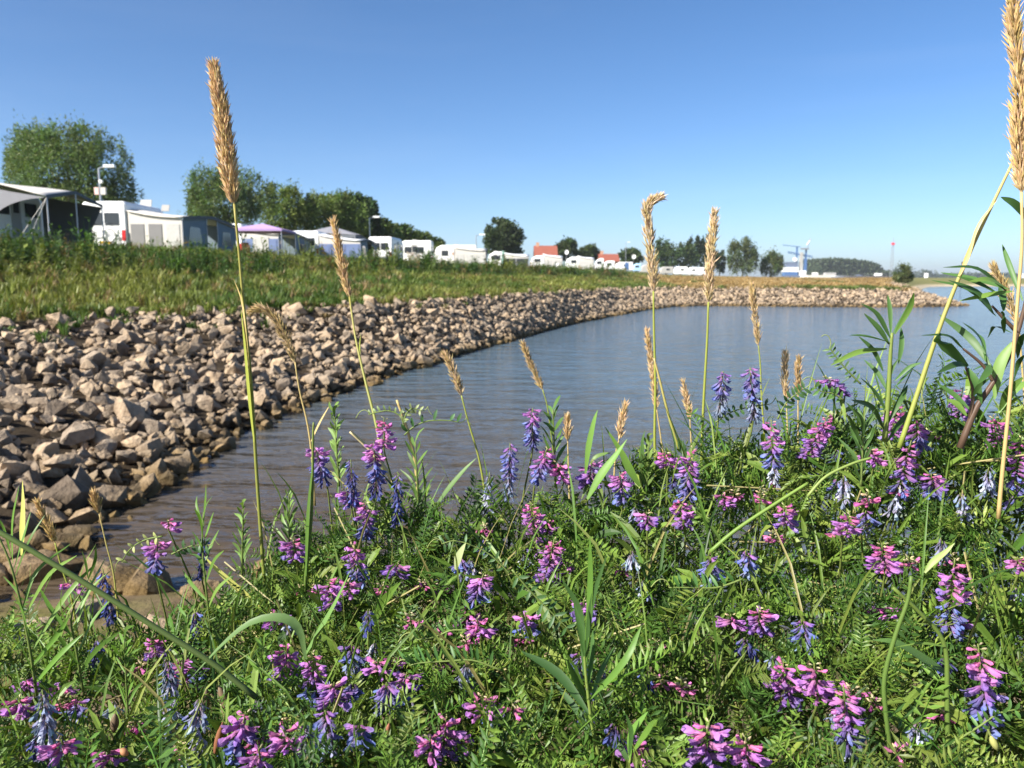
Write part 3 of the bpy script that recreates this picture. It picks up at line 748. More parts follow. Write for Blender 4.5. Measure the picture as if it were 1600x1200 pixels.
TILE = plain('orange_roof_tile', (0.24, 0.07, 0.042), 0.8, var=0.2, scale=2)
BRICK = plain('brick_wall', (0.42, 0.24, 0.16), 0.9, var=0.2)
BLUEP = plain('blue_paint', (0.07, 0.14, 0.30), 0.5)
SLATE = plain('slate_paint', (0.12, 0.15, 0.22), 0.6)
RUST = plain('dark_hull', (0.09, 0.085, 0.09), 0.7, var=0.3)
REDP = plain('red_paint', (0.6, 0.05, 0.07), 0.5)
TERRA = plain('brown_cloth', (0.20, 0.07, 0.045), 0.9)
PINKC = plain('pink_cloth', (0.72, 0.50, 0.46), 0.9)
GREENC = plain('sea_green_canvas', (0.30, 0.52, 0.45), 0.8)
HUB = plain('wheel_rim', (0.5, 0.5, 0.52), 0.4, 0.6)

def wheel(parent, x, y, z, r=0.3, wdt=0.18, ax='x'):
    def ringp(r0, r1, w0, w1, n=16):
        V = []; F = []
        for i in range(n):
            a = 2 * math.pi * i / n
            for (rr, ww) in ((r0, w0), (r1, w0), (r1, w1), (r0, w1)):
                V.append((ww, math.cos(a) * rr, math.sin(a) * rr) if ax == 'x' else (math.cos(a) * rr, ww, math.sin(a) * rr))
        for i in range(n):
            j = (i + 1) % n
            for k in range(4): F.append((4 * i + k, 4 * j + k, 4 * j + (k + 1) % 4, 4 * i + (k + 1) % 4))
        return V, F
    w_ = part('wheel', ringp(r * 0.62, r, -wdt / 2, wdt / 2), TYRE, parent); w_.location = (x, y, z)
    part('rim', ringp(0.03, r * 0.61, -wdt * .35, wdt * .35), HUB, w_)
    return w_
def caravan(label, loc, rz, L=5.0, Wd=2.3, H=2.25, side=1, mat=None, rear=True, simple=False, stripe=None, group='white caravans parked along the terrace'):
    """rear end at local y=0 facing -y, long axis +y, ground at z=0"""
    mat = mat or WHITE
    t = empty('caravan', loc, label, 'caravan', group, rz)
    z0 = 0.42; h = H; hw = Wd / 2
    # rounded cross-section lofted along the length, both ends slightly drawn in
    def prof(sx, zt, zb):
        pts = []; rr = 0.22
        for cx_, cz_, a0 in ((hw * sx - rr, zt - rr, 0), (-hw * sx + rr, zt - rr, 90), (-hw * sx + 0.1, zb + 0.1, 180), (hw * sx - 0.1, zb + 0.1, 270)):
            r2 = rr if a0 < 180 else 0.1
            for k in range(4):
                a = math.radians(a0 + 30 * k); pts.append((cx_ + r2 * math.cos(a), cz_ + r2 * math.sin(a)))
        return pts
    sec = [(0.0, 0.93, z0 + h - 0.10, z0 + 0.10), (0.05, 0.98, z0 + h - 0.03, z0 + 0.03), (0.16, 1.0, z0 + h, z0), (L - 0.9, 1.0, z0 + h, z0), (L - 0.25, 1.0, z0 + h - 0.35, z0), (L, 0.95, z0 + h - 0.95, z0 + 0.1)]
    V = []; F = []
    for (y, sx, zt, zb) in sec: V += [(x, y, z) for x, z in prof(sx, zt, zb)]
    k = 16
    for s in range(len(sec) - 1):
        for j in range(k): F.append((s * k + j, s * k + (j + 1) % k, (s + 1) * k + (j + 1) % k, (s + 1) * k + j))
    F.append(tuple(range(k))[::1]); F.append(tuple(range((len(sec) - 1) * k + k - 1, (len(sec) - 1) * k - 1, -1)))
    part('body', (V, F), mat, t)
    if rear and not simple:
        w_ = part('rear_window', box(-hw * 0.66, hw * 0.66, -0.03, 0.02, z0 + h * 0.47, z0 + h * 0.74), GLASS, t)
        part('window_frame', box(-0.03, 0.03, -0.045, -0.032, z0 + h * 0.47, z0 + h * 0.74), WHITE, w_)
        for s in (-1, 1): part('tail_light', box(s * hw * 0.86 - 0.09, s * hw * 0.86 + 0.09, -0.05, 0.03, z0 + h * 0.13, z0 + h * 0.36), RED, t)
        part('number_plate', box(-0.28, 0.28, -0.06, 0.0, z0 + 0.13, z0 + 0.26), YELP, t)
        part('bumper', box(-hw * 0.93, hw * 0.93, -0.1, 0.02, z0 - 0.12, z0 + 0.1), WHITE, t)
    for yy, ww in (((0.9, 0.9), (L - 1.7, 0.8)) if not simple else ((L * 0.3, 0.9),)):
        x = side * (hw + 0.012)
        part('side_window', box(x - 0.02, x + 0.02, yy, yy + ww, z0 + h * 0.45, z0 + h * 0.72), GLASS, t)
    if not simple:
        x = side * (hw + 0.012)
        dr = part('door', box(x - 0.02, x + 0.02, L * 0.42, L * 0.42 + 0.62, z0 + 0.08, z0 + h * 0.82), PALE, t)
        part('door_window', box(x - 0.03, x + 0.03, L * 0.42 + 0.12, L * 0.42 + 0.5, z0 + h * 0.5, z0 + h * 0.75), GLASS, dr)
        part('roof_vent', box(-0.3, 0.3, L * 0.45, L * 0.45 + 0.5, z0 + h - 0.01, z0 + h + 0.12), PALE, t)
        for s in (-1, 1): wheel(t, s * (hw - 0.14), L * 0.48, 0.3)
        bars([[(0, L - 0.3, z0 + 0.02), (0, L + 1.0, 0.4)], [(0, L + 0.9, 0.4), (0, L + 0.9, 0.02)]], 0.04, DARKM, t, 'drawbar')
    else:
        for s in (-1, 1): wheel(t, s * (hw - 0.14), L * 0.48, 0.3)
    if stripe:
        part('stripe', box(-hw * 0.9, hw * 0.9, -0.04, 0.0, z0 + h * 0.36, z0 + h * 0.42), stripe, t)
    return t
def awning(label, loc, rz, dep=2.7, L=5.0, h0=2.45, h1=1.9, peak=0.25, roof=None, wall=None, front=None, endwin=2, openf=(0.55, 0.8), net=None, curtain=False, group='tent awnings fixed to the caravans', frame=None):
    """fixed to a caravan side at x=0, reaches to x=dep; its end wall faces -y; ground at z=0"""
    roof = roof or CREAM; wall = wall or PALE; front = front or BLUEG; net = net or NET; frame = frame or CREAM
    t = empty('awning', loc, label, 'awning', group, rz)
    # roof: ridge at the caravan, front edge rising to a low peak in the middle; slightly sagging
    V = []; F = []; nx, ny = 6, 10
    ov = 0.12
    for i in range(nx + 1):
        f = i / nx
        for j in range(ny + 1):
            g = j / ny
            z = h0 + (h1 + peak * (1 - abs(2 * g - 1)) ** 0.8 - h0) * f - 0.10 * math.sin(f * math.pi) * (1 - 0.5 * f)
            z = z - (0.18 * (abs(2 * g - 1) ** 6)) * (1 - f) ** 0.5
            V.append((f * (dep + ov), -ov + g * (L + 2 * ov), z))
    for i in range(nx):
        for j in range(ny):
            a = i * (ny + 1) + j; F.append((a, a + ny + 1, a + ny + 2, a + 1))
    r_ = part('roof', (V, F), roof, t, True)
    sol = r_.modifiers.new('thick', 'SOLIDIFY'); sol.thickness = 0.03
    e = [V[nx * (ny + 1) + j] for j in range(ny + 1)]
    Vv = [(x + 0.015, y, z + 0.02) for x, y, z in e] + [(x + 0.02, y, z - 0.14) for x, y, z in e]
    part('valance', (Vv, [(j, j + 1, j + ny + 2, j + ny + 1) for j in range(ny)]), DGREY, r_)
    # end wall facing the river bend: upper cloth, lower cloth, posts and windows
    zt0, zt1 = h0 - 0.2, h1 - 0.06
    def zt(x): return zt0 + (zt1 - zt0) * x / dep
    part('end_wall_top', sheet([(0, 0, zt(0)), (dep, 0, zt(dep)), (dep, 0, 1.62), (0, 0, 1.62)]), frame, t)
    part('end_wall_base', sheet([(0, 0, 0.34), (dep, 0, 0.34), (dep, 0, 0.02), (0, 0, 0.02)]), wall, t)
    edges = np.linspace(0, dep, endwin + 1)
    for i in range(endwin):
        a, b = edges[i] + 0.12, edges[i + 1] - 0.12
        p_ = part('end_panel', sheet([(edges[i], 0, 1.62), (edges[i + 1], 0, 1.62), (edges[i + 1], 0, 0.34), (edges[i], 0, 0.34)]), frame if curtain is not None else wall, t)
        part('window', sheet([(a, -0.025, 1.56), (b, -0.025, 1.56), (b, -0.025, 0.42), (a, -0.025, 0.42)], 0.02), (CURT if (curtain and i == endwin - 1) else net), p_)
    # front, facing right: panels with an opening
    def zf(y): return h1 + peak * (1 - abs(2 * y / L - 1)) ** 0.8 - 0.12
    cuts = [0, L * openf[0], L * openf[1], L]
    for i in (0, 2):
        a, b = cuts[i], cuts[i + 1]
        ms = (a + b) / 2
        pn = part('front_panel', sheet([(dep, a, 0.02), (dep, b, 0.02), (dep, b, zf(b)), (dep, ms, zf(ms)), (dep, a, zf(a))]), front, t)
        part('front_window', sheet([(dep + 0.02, a + (b - a) * .22, 0.7), (dep + 0.02, a + (b - a) * .78, 0.7), (dep + 0.02, a + (b - a) * .7, 1.5), (dep + 0.02, a + (b - a) * .3, 1.5)], 0.012), GLASS, pn)
    for y in (0, L * openf[0], L * openf[1], L): bar((dep + 0.03, y, 0), (dep + 0.03, y, zf(y) + 0.05), 0.02, METAL, t, 'pole')
    part('far_wall', sheet([(0, L, zt(0)), (dep, L, zt(dep)), (dep, L, 0.02), (0, L, 0.02)]), front, t)
    return t
def lamp(label, px, ytop, Y, hx, zb=3.15, group='street lamps on the terrace', box_=False):
    p = at(px, ytop, Y); H = p[2] - zb
    t = empty('street_lamp', (p[0], Y, zb), label, 'street lamp', group)
    bars([[(0, 0, 0), (0, 0, H * 0.6)], [(0, 0, H * 0.6), (0, 0, H)]], 0.07, METAL, t, 'pole', 8)
    bar((0, 0, H), (hx * 0.45, 0, H + 0.12), 0.04, METAL, t, 'arm')
    V, F = box(hx * 0.4, hx * 1.15, -0.16, 0.16, H + 0.06, H + 0.24)
    part('lamp_head', (V, F), WHITE, t)
    if box_:
        part('notice_box', box(-0.36, -0.06, -0.1, 0.1, H * 0.72, H * 0.72 + 0.5), PINKC, t)
        part('notice_box', box(0.1, 0.42, -0.1, 0.1, H * 0.72, H * 0.72 + 0.5), CREAM, t)
        V, T = tube([(0.1, -0.1, H * .86), (0.1, 0.1, H * .86)], 0.13, 10); ob('clock_face', mesh_np('clock_face', V, T, None, WHITE), t)
    return t
TZ = 3.18
# --- leftmost awning with open front and its caravan
xa, ya = (88 - 800) / FPX * 31.5, 31.5
caravan('white caravan standing inside the leftmost open awning', (xa - 3.75, ya + 0.1, TZ), 0, 4.6, 2.2, 2.1)
t = empty('awning', (xa - 2.6, ya, TZ), 'leftmost cream awning with curved open side wall and raised canopy front', 'awning', 'tent awnings fixed to the caravans')
dep, L = 2.6, 4.2
V = []; F = []; nx, ny = 6, 8
for i in range(-4, nx + 1):
    f = i / nx
    for j in range(ny + 1):
        g = j / ny; z = 2.55 - 0.62 * max(f, 0) ** 1.2 + 0.38 * (1 - abs(2 * g - 1)) * max(f, 0) + 0.25 * f * (f < 0)
        V.append((f * dep, -0.05 + g * (L + 0.1), z))
nn = nx + 5
for i in range(nn - 1):
    for j in range(ny):
        a = i * (ny + 1) + j; F.append((a, a + ny + 1, a + ny + 2, a + 1))
r_ = part('roof', (V, F), CREAM, t, True); s_ = r_.modifiers.new('thick', 'SOLIDIFY'); s_.thickness = 0.03
e = V[-(ny + 1):]
part('valance', ([(x + 0.02, y, z + 0.03) for x, y, z in e] + [(x + 0.03, y, z - 0.1) for x, y, z in e], [(j, j + 1, j + ny + 2, j + ny + 1) for j in range(ny)]), DGREY, r_)
cv = [(-1.7, 2.0), (0, 2.35), (1.2, 2.1), (2.55, 1.88)] + [(2.55 - 2.45 * math.sin(a), 1.84 * math.cos(a) ** 0.8 + 0.02) for a in np.linspace(0.06, math.pi / 2, 10)] + [(-1.7, 0.02)]
part('side_wall', sheet([(x, 0, z) for x, z in cv]), GREYC, t)
part('side_hem', sheet([(-1.7, -0.02, 0.42), (0.12, -0.02, 0.42), (0.08, -0.02, 0.05), (-1.7, -0.02, 0.05)]), CREAM, t)
part('far_wall', sheet([(0, L, 2.3), (dep, L, 1.85), (dep - 0.5, L, 0.9), (dep - 0.4, L, 0.02), (0, L, 0.02)]), DGREY, t)
for y, h in ((0.02, 1.9), (L / 2, 2.26), (L, 1.9)): bar((dep, y, 0), (dep, y, h), 0.025, METAL, t, 'pole')
bars([[(dep, 0, 1.85), (dep - 1.1, -0.5, 0)], [(dep, 0, 1.85), (dep - 0.5, -0.7, 0)]], 0.012, CREAM, t, 'guy_rope')
# --- second caravan, its bicycle and its long awning
yb = 42.0; xb0 = (140 - 800) / FPX * yb; xb1 = (208 - 800) / FPX * yb
caravan('white caravan with dark rear window, red tail lights and bicycle on its back', ((xb0 + xb1) / 2, yb, TZ), 0, 5.2, xb1 - xb0, 2.3)
b = empty('bicycle', ((xb0 + xb1) / 2 - 0.15, yb - 0.32, TZ + 0.62), 'pale bicycle carried across the back of the white caravan', 'bicycle')
for x in (-0.52, 0.52):
    wv_ = empty('wheel', (0, 0, 0), None, None); wv_.parent = b; wv_.location = (x, 0, 0.33)
    th = np.linspace(0, 2 * math.pi, 21)
    V, T = tube(np.stack([np.cos(th) * .33, 0 * th, np.sin(th) * .33], 1), 0.022, 5, False); ob('tyre', mesh_np('tyre', V, T, None, TYRE), wv_)
    bars([[(0, 0, 0), (math.cos(a) * .32, 0, math.sin(a) * .32)] for a in np.arange(8) * math.pi / 4], 0.005, METAL, wv_, 'spokes', 3)
bars([[(-.52, 0, .33), (-.12, 0, .3)], [(-.12, 0, .3), (.36, 0, .78)], [(-.12, 0, .3), (-.26, 0, .85)], [(-.24, 0, .72), (.38, 0, .8)], [(-.52, 0, .33), (-.25, 0, .74)], [(.52, 0, .33), (.36, 0, .85)]], 0.022, WHITE, b, 'frame')
bars([[(.36, 0, .85), (.33, 0, .98)], [(.33, -.22, .99), (.33, .22, .99)]], 0.018, METAL, b, 'handlebar')
part('saddle', box(-.38, -.14, -.06, .06, .85, .92), TYRE, b)
awning('pale awning with grey mesh windows beside the bicycle caravan', (xb1 + 0.05, yb + 0.1, TZ), 0, 2.75, 8.0, 2.42, 1.92, 0.3, CREAM, PALE, BLUEG, 3, (0.42, 0.62), NET, True)
# pitch between: towels and chairs in the shade, lilac party tent
t = empty('party_tent', at(412, 392, 54.5) * np.array([1, 1, 0]) + np.array([0, 0, TZ]), 'lilac party tent roof beside the blue walled awning', 'party tent')
ap = (0, 0, 2.75 - 0.35); s2 = 1.75; zr = 1.95
V = [ap, (-s2, -s2, zr), (s2, -s2, zr), (s2, s2, zr), (-s2, s2, zr)]
part('roof', (V, [(0, 1, 2), (0, 2, 3), (0, 3, 4), (0, 4, 1)]), LILAC, t)
part('valance', ([(x, y, zr - dz) for dz in (0.003, 0.13) for x, y in ((-s2, -s2), (s2, -s2), (s2, s2), (-s2, s2))], [(i, (i + 1) % 4, (i + 1) % 4 + 4, i + 4) for i in range(4)]), LILAC, t)
for x in (-1, 1):
    for y in (-1, 1): bar((x * s2 * .97, y * s2 * .97, 0), (x * s2 * .97, y * s2 * .97, zr), 0.025, METAL, t, 'leg')
def towel(label, px0, px1, py0, py1, Y, mat):
    a = at(px0, py0, Y); b = at(px1, py0, Y); c = at(px0, py1, Y)
    n = 7; V = []
    for j in range(6):
        for i in range(n): V.append((a[0] + (b[0] - a[0]) * i / (n - 1) * (1 - 0.05 * j), Y + 0.05 * math.sin(i * 1.7 + j), a[2] + (c[2] - a[2]) * j / 5 + 0.02 * math.sin(i)))
    F = [(j * n + i, j * n + i + 1, (j + 1) * n + i + 1, (j + 1) * n + i) for j in range(5) for i in range(n - 1)]
    o = ob('hanging_cloth', mesh_py('hanging_cloth', [np.array(v) - a for v in V], F, mat, True), None, a); m_ = o.modifiers.new('thick', 'SOLIDIFY'); m_.thickness = 0.02
    tag(o, label, 'cloth', 'cloths hung in the shaded pitch')
towel('pink pale cloth hanging in the dark gap beside the lilac tent', 349, 357, 358, 371, 50.5, PINKC)
towel('white cloth hanging right of the pink one', 359, 366, 357, 369, 50.6, WHITE)
def chair(label, px, Y, mat):
    p = at(px, 390, Y); t = empty('folding_chair', (p[0], Y, TZ), label, 'chair', 'folding chairs in the shaded pitch', 0.6)
    part('seat', box(-.25, .25, -.22, .22, .42, .46), mat, t)
    part('backrest', sheet([(-.25, .22, .45), (.25, .22, .45), (.25, .42, 1.1), (-.25, .42, 1.1)], .03), mat, t)
    for x in (-.24, .24):
        bar((x, -.22, 0), (x, .2, .45), .014, METAL, t, 'leg'); bar((x, .25, 0), (x, -.18, .45), .014, METAL, t, 'leg')
chair('reddish brown folding chair behind the tall plume stem', 366, 51, TERRA)
chair('brown folding chair right of the plume stem', 386, 53, TERRA)
# --- blue walled awning, caravan behind it
yc = 59.0; xc0 = (385 - 800) / FPX * yc; xc1 = (440 - 800) / FPX * yc
caravan('white caravan half hidden behind the lilac tent', (xc0 - 1.2, yc + 0.2, TZ), 0, 5.0, 2.3, 2.3)
awning('awning with blue end wall, cream roof and curtained window', (xc0, yc, TZ), 0, xc1 - xc0, 9.0, 2.5, 1.95, 0.3, CREAM, BLUEC, BLUEG, 3, (0.1, 0.5), BLUEC, None)
ob('curtain_window', mesh_py('curtain_window', *sheet([(xc0 + .75, yc - .045, TZ + 1.75), (xc0 + 1.9, yc - .045, TZ + 1.75), (xc0 + 1.9, yc - .045, TZ + .55), (xc0 + .75, yc - .045, TZ + .55)], .02), CURT))
cw = bpy.data.objects['curtain_window']
aw = [o for o in COL.objects if o.get('label', '').startswith('awning with blue end wall')][0]
cw.parent = aw; cw.location = -Vector(aw.location)
# --- dark pavilion and second blue awning
yd = 68.0; xd0 = (503 - 800) / FPX * yd; xd1 = (566 - 800) / FPX * yd
p = at(520, 395, 74.0)
t = empty('pavilion', (p[0], 74.0, TZ), 'dark grey peaked pavilion roof above the white roofed awning', 'pavilion')
s2 = 2.6; zr = 2.55
V = [(0, 0, 3.45)] + [(-s2, -s2, zr), (0, -s2, zr + .12), (s2, -s2, zr), (s2, 0, zr + .12), (s2, s2, zr), (0, s2, zr + .12), (-s2, s2, zr), (-s2, 0, zr + .12)]
part('roof', (V, [(0, i, i % 8 + 1) for i in range(1, 9)]), GREYC, t)
part('valance', ([(x, y, zr - dz) for dz in (0.01, 0.25) for x, y in ((-s2, -s2), (s2, -s2), (s2, s2), (-s2, s2))], [(i, (i + 1) % 4, (i + 1) % 4 + 4, i + 4) for i in range(4)]), DGREY, t)
for x in (-1, 1):
    for y in (-1, 1): bar((x * s2 * .97, y * s2 * .97, 0), (x * s2 * .97, y * s2 * .97, zr), 0.03, METAL, t, 'leg')
awning('awning with blue walls and bright white roof under the pavilion', (xd0, yd, TZ), 0, xd1 - xd0, 8.0, 2.55, 1.9, 0.25, WHITE, BLUEC, BLUEG, 3, (0.4, 0.7), BLUEC, None)
caravan('white caravan attached behind the blue walled white roofed awning', (xd0 - 1.2, yd + .2, TZ), 0, 5.2, 2.3, 2.3)
# --- shaded white caravan and the following ones
caravan('grey shaded white caravan with two dark windows right of the pavilion', (-12.6, 78, TZ), math.radians(-4), 5.4, 2.3, 2.3)
def side_on(label, px0, px1, ytop, Y, mat=None, depth=2.3, win=True, zb=None, simple=False):
    """caravan standing with its long side towards the river bend"""
    x0 = (px0 - 800) / FPX * Y; x1 = (px1 - 800) / FPX * Y; zb = TZ if zb is None else zb
    top = CAMZ + (434 - ytop) / FPX * Y
    H = max(1.6, min(2.7, top - zb - 0.42))
    t = caravan(label, (x1, Y + depth / 2, zb), math.radians(90), x1 - x0, depth, H, -1, mat, rear=True, simple=simple)
    return t
side_on('white caravan with mottled dark print on its lit side', 622, 676, 377, 92)
r = np.random.default_rng(12)
cf = [o for o in COL.objects if o.get('label', '').startswith('white caravan with mottled')][0]
a_ = Acc()
for i in range(60):                                      # the floral print: overlapping flat shapes
    cx_ = r.normal(1.9, 0.55); cz_ = r.normal(1.25, 0.3); rr = r.uniform(.05, .16); k = 7
    th = np.arange(k) * 2 * math.pi / k; q_ = r.uniform(.6, 1, k) * rr
    V = np.vstack([[(0, 0)], np.stack([np.cos(th) * q_, np.sin(th) * q_], 1)]) + (cx_, cz_)
    V3 = np.stack([np.full(k + 1, -1.175 - 0.0006 * i), V[:, 0], V[:, 1]], 1)
    a_.add(V3, [(0, i2 + 1, (i2 + 1) % k + 1) for i2 in range(k)], [(0.25, .2, .17), (.5, .42, .36), (.16, .13, .11), (.6, .55, .5)][r.integers(4)])
ob('print', a_.mesh('print', M_STRAW), cf)
side_on('plain white caravan with small reddish oval emblem', 680, 745, 384, 100)
cg = [o for o in COL.objects if o.get('label', '').startswith('plain white caravan with small')][0]
th = np.linspace(0, 2 * math.pi, 14)[:-1]
part('emblem', sheet([(-1.17, 2.7 + math.cos(a) * .34, 1.75 + math.sin(a) * .2) for a in th], .02), BRICK, cg)
awning('cream awning with dark rounded front and white dish before it', ((712 - 800) / FPX * 96, 96, TZ), 0, 3.6, 4.6, 2.5, 2.0, 0.3, CREAM, PALE, DGREY, 3, (0.45, 0.7), CURT, True)
def dish(label, px, py, Y, r_=0.4, zb=TZ):
    p = at(px, py, Y); t = empty('satellite_dish', (p[0], Y, zb), label, 'satellite dish', 'satellite dishes among the caravans')
    h = max(0.3, p[2] - zb); V = [(0, -0.12, h)]; F = []
    for k in range(1, 4):
        for j in range(14):
            a = j * 2 * math.pi / 14; q_ = r_ * k / 3; V.append((math.cos(a) * q_ * .92, -0.12 - 0.12 * (k / 3) ** 2, h + math.sin(a) * q_))
    for j in range(14):
        F.append((0, 1 + j, 1 + (j + 1) % 14))
        for k in range(2): F.append((1 + k * 14 + j, 1 + (k + 1) * 14 + j, 1 + (k + 1) * 14 + (j + 1) % 14, 1 + k * 14 + (j + 1) % 14))
    part('reflector', (V, F), WHITE, t, True); bar((0, 0, 0), (0, -.08, h), .03, METAL, t, 'mast'); bar((0, -.12, h - r_ * .8), (0, -.6, h), .012, METAL, t, 'feed_arm')
dish('white satellite dish low before the cream awning', 716, 414, 93, .32)
dish('white satellite dish before the small awning below the red roof', 869, 414, 128, .40)
dish('white satellite dish above the caravans left of the small dark tree', 885, 394, 140, .38)
dish('white satellite dish above the caravans before the round tree', 990, 401, 215, .6, 2.9)
side_on('white caravan with sea green edge under the round dark tree', 763, 788, 394, 112)
part('corner_panel', box(-1.2, -1.16, 0.02, 0.32, .5, 2.5), GREENC, [o for o in COL.objects if 'sea green edge' in o.get('label', '')][0])
awning('dark fronted awning with twin peaks right of the round tree', ((787 - 800) / FPX * 118, 118, TZ), 0, 3.6, 4.4, 2.5, 1.9, 0.35, WHITE, GREYC, DGREY, 2, (0.3, 0.6), GLASS, None)
side_on('white caravan with dark arched doorway beside the twin peaked awning', 829, 850, 400, 124, simple=True)
awning('small white roofed awning with grey wall below the red roof', ((848 - 800) / FPX * 128, 128, TZ), 0, 3.0, 4.0, 2.6, 2.0, .3, WHITE, CREAM, GREYC, 2, (.4, .7), CURT, True)
side_on('bright white caravan in front of the bushy dark tree', 884, 906, 402, 138, simple=True)
awning('grey walled awning with arched dark window and black front', ((903 - 800) / FPX * 136, 136, TZ), 0, 2.5, 4.5, 2.5, 1.95, .3, WHITE, PALE, DGREY, 1, (.3, .8), NET, True)
side_on('white caravan between grey awning and second red roof', 930, 942, 404, 150, simple=True)
side_on('white caravan directly below the second red roof', 942, 959, 408, 160, simple=True)
side_on('white caravan with dark blue door panel', 961, 987, 410, 172, simple=True)
part('door_panel', box(-1.2, -1.16, .9, 1.7, .5, 2.0), BLUEP, [o for o in COL.objects if 'dark blue door panel' in o.get('label', '')][0])
side_on('small white caravan with light blue front left of hooked plume', 988, 1000, 412, 190, plain('sky_blue_canvas', (0.35, 0.55, 0.75), .7), simple=True)
side_on('long low greyish caravan behind the hooked plume', 1000, 1022, 414, 200, PALE, simple=True, zb=2.9)
side_on('greyish caravan right of the hooked plume with dark awning end', 1030, 1050, 417, 222, PALE, simple=True, zb=2.75)
side_on('white caravan below the dark tree group, right of greyish one', 1052, 1072, 417, 235, simple=True, zb=2.65)
side_on('white caravan second before the straight plume', 1073, 1088, 418, 245, simple=True, zb=2.6)
side_on('rightmost white caravan touching the straight plume', 1089, 1106, 418, 250, simple=True, zb=2.55)
lamp('street lamp with notice boxes in front of the left willow', 154, 263, 58, 1.0, box_=True)
lamp('street lamp over the pavilion at the end of the trees', 577, 341, 92, 1.0)
lamp('street lamp left of the solitary round dark tree', 744, 368, 125, 1.2)
lamp('thin far lamp mast above the small trees', 978, 379, 235, 1.0, 2.9)
# roof aerials
def roof_box(label, px0, px1, y0, y1, Y, mat):
    a = at(px0, y0, Y); b_ = at(px1, y1, Y); t = empty('roof_box', ((a[0] + b_[0]) / 2, Y, b_[2]), label, 'roof hatch', 'pale hatches on caravan roofs')
    w_ = (b_[0] - a[0]) / 2; h = a[2] - b_[2]
    part('lid', sheet([(-w_, 0, 0), (w_, 0, 0), (w_ * 1.1, .1, h), (-w_ * .8, .1, h)], .05), mat, t); bar((0, 0.08, 0), (0, .12, h * .9), .02, METAL, t, 'stay')
roof_box('open pale roof hatch right of the bicycle caravan', 217, 236, 312, 326, 46.5, PALE)
roof_box('lower pale roof hatch left of the grey green tree', 251, 264, 320, 330, 50, PALE)
# --- houses
def house(label, px0, px1, yr, ye, Y, zb):
    x0 = (px0 - 800) / FPX * Y; x1 = (px1 - 800) / FPX * Y; zr = CAMZ + (434 - yr) / FPX * Y; ze = CAMZ + (434 - ye) / FPX * Y
    t = empty('house', ((x0 + x1) / 2, Y, zb), label, 'house', 'brick houses with orange roofs'); hw = (x1 - x0) / 2; zr -= zb; ze -= zb; D = 8
    part('wall', ([(-hw, 0, 0), (hw, 0, 0), (hw, D, 0), (-hw, D, 0), (-hw, 0, ze), (hw, 0, ze), (hw, D, ze), (-hw, D, ze), (-hw, D / 2, zr - .1), (hw, D / 2, zr - .1)],
          [(0, 1, 5, 4), (2, 3, 7, 6), (1, 2, 6, 9, 5), (3, 0, 4, 8, 7)]), BRICK, t)
    rf = part('roof', ([(-hw - .3, -.4, ze - .2), (hw + .3, -.4, ze - .2), (hw + .3, D / 2, zr), (-hw - .3, D / 2, zr), (hw + .3, D + .4, ze - .2), (-hw - .3, D + .4, ze - .2)], [(0, 1, 2, 3), (3, 2, 4, 5)]), TILE, t)
    part('chimney', box(-hw + .3, -hw + 1.1, D / 2 - .4, D / 2 + .4, zr - .6, zr + .8), BRICK, rf)
    for x in (-hw * .5, hw * .5):
        w_ = part('window', box(x - .5, x + .5, -.05, .0, ze * .45, ze * .75), GLASS, t); part('sill', box(x - .6, x + .6, -.12, -.05, ze * .43, ze * .45), WHITE, w_)
house('house with orange tiled roof left of the bushy tree', 836, 869, 384, 399, 205, 2.9)
house('lower house with orange hipped roof above the caravans', 937, 965, 397, 408, 215, 2.9)
# --- ships and masts beyond the flood plain
def pz(px, py, Y): q_ = at(px, py, Y); return q_
Ys = 420.0; s = Ys / FPX
t = empty('work_ship', ((1243 - 800) * s, Ys, 1.0), 'moored ship with white wheelhouse and tall blue crane mast', 'ship')
def lx(px): return (px - 1243) * s
def lz(py): return CAMZ + (434 - py) * s - 1.0
def sbox(name, x0, x1, y0, y1, mat, d0=-2, d1=2): return part(name, box(lx(x0), lx(x1), d0, d1, lz(y1), lz(y0)), mat, t)
part('hull', ([(lx(1222), -3, lz(437)), (lx(1300), -3, lz(437)), (lx(1304), -3, lz(430)), (lx(1220), -3, lz(430)), (lx(1222), 3, lz(437)), (lx(1300), 3, lz(437)), (lx(1304), 3, lz(430)), (lx(1220), 3, lz(430))],
     [(0, 1, 2, 3), (5, 4, 7, 6), (1, 5, 6, 2), (4, 0, 3, 7), (3, 2, 6, 7), (4, 5, 1, 0)]), SLATE, t)
sbox('deck_house', 1219, 1241, 418, 425, WHITE); sbox('deck_house', 1220, 1240, 425, 431, BLUEP); sbox('deck_house', 1243, 1252, 423, 436, WHITE, -3.2, 2.5)
sbox('roof_block', 1223, 1241, 410, 418, SLATE, -1, 3)
sbox('mast', 1244.5, 1248.5, 395, 424, PALE, -.8, .8); sbox('mast', 1251, 1255, 405, 425, BLUEP, -.8, .8); sbox('mast', 1239, 1241, 386, 410, BLUEP, 0, 1); sbox('mast', 1246, 1257, 388.5, 391, METAL, -1, 1); sbox('mast', 1253, 1255, 391, 405, BLUEP, 0, .8)
bars([[(lx(1217), 0, lz(384)), (lx(1245), 0, lz(387))], [(lx(1225), 0, lz(394)), (lx(1264), 0, lz(401))], [(lx(1226), 0, lz(396)), (lx(1264), 0, lz(403))]] +
     [[(lx(1226 + i * 4), 0, lz(394.3 + i * .72)), (lx(1228 + i * 4), 0, lz(396.3 + i * .72))] for i in range(9)], .18, BLUEP, t, 'crane_boom')
bars([[(lx(1256), 0, lz(388)), (lx(1259), 0, lz(374))], [(lx(1260), 0, lz(375)), (lx(1254), 0, lz(384))]], .2, METAL, t, 'aerial')
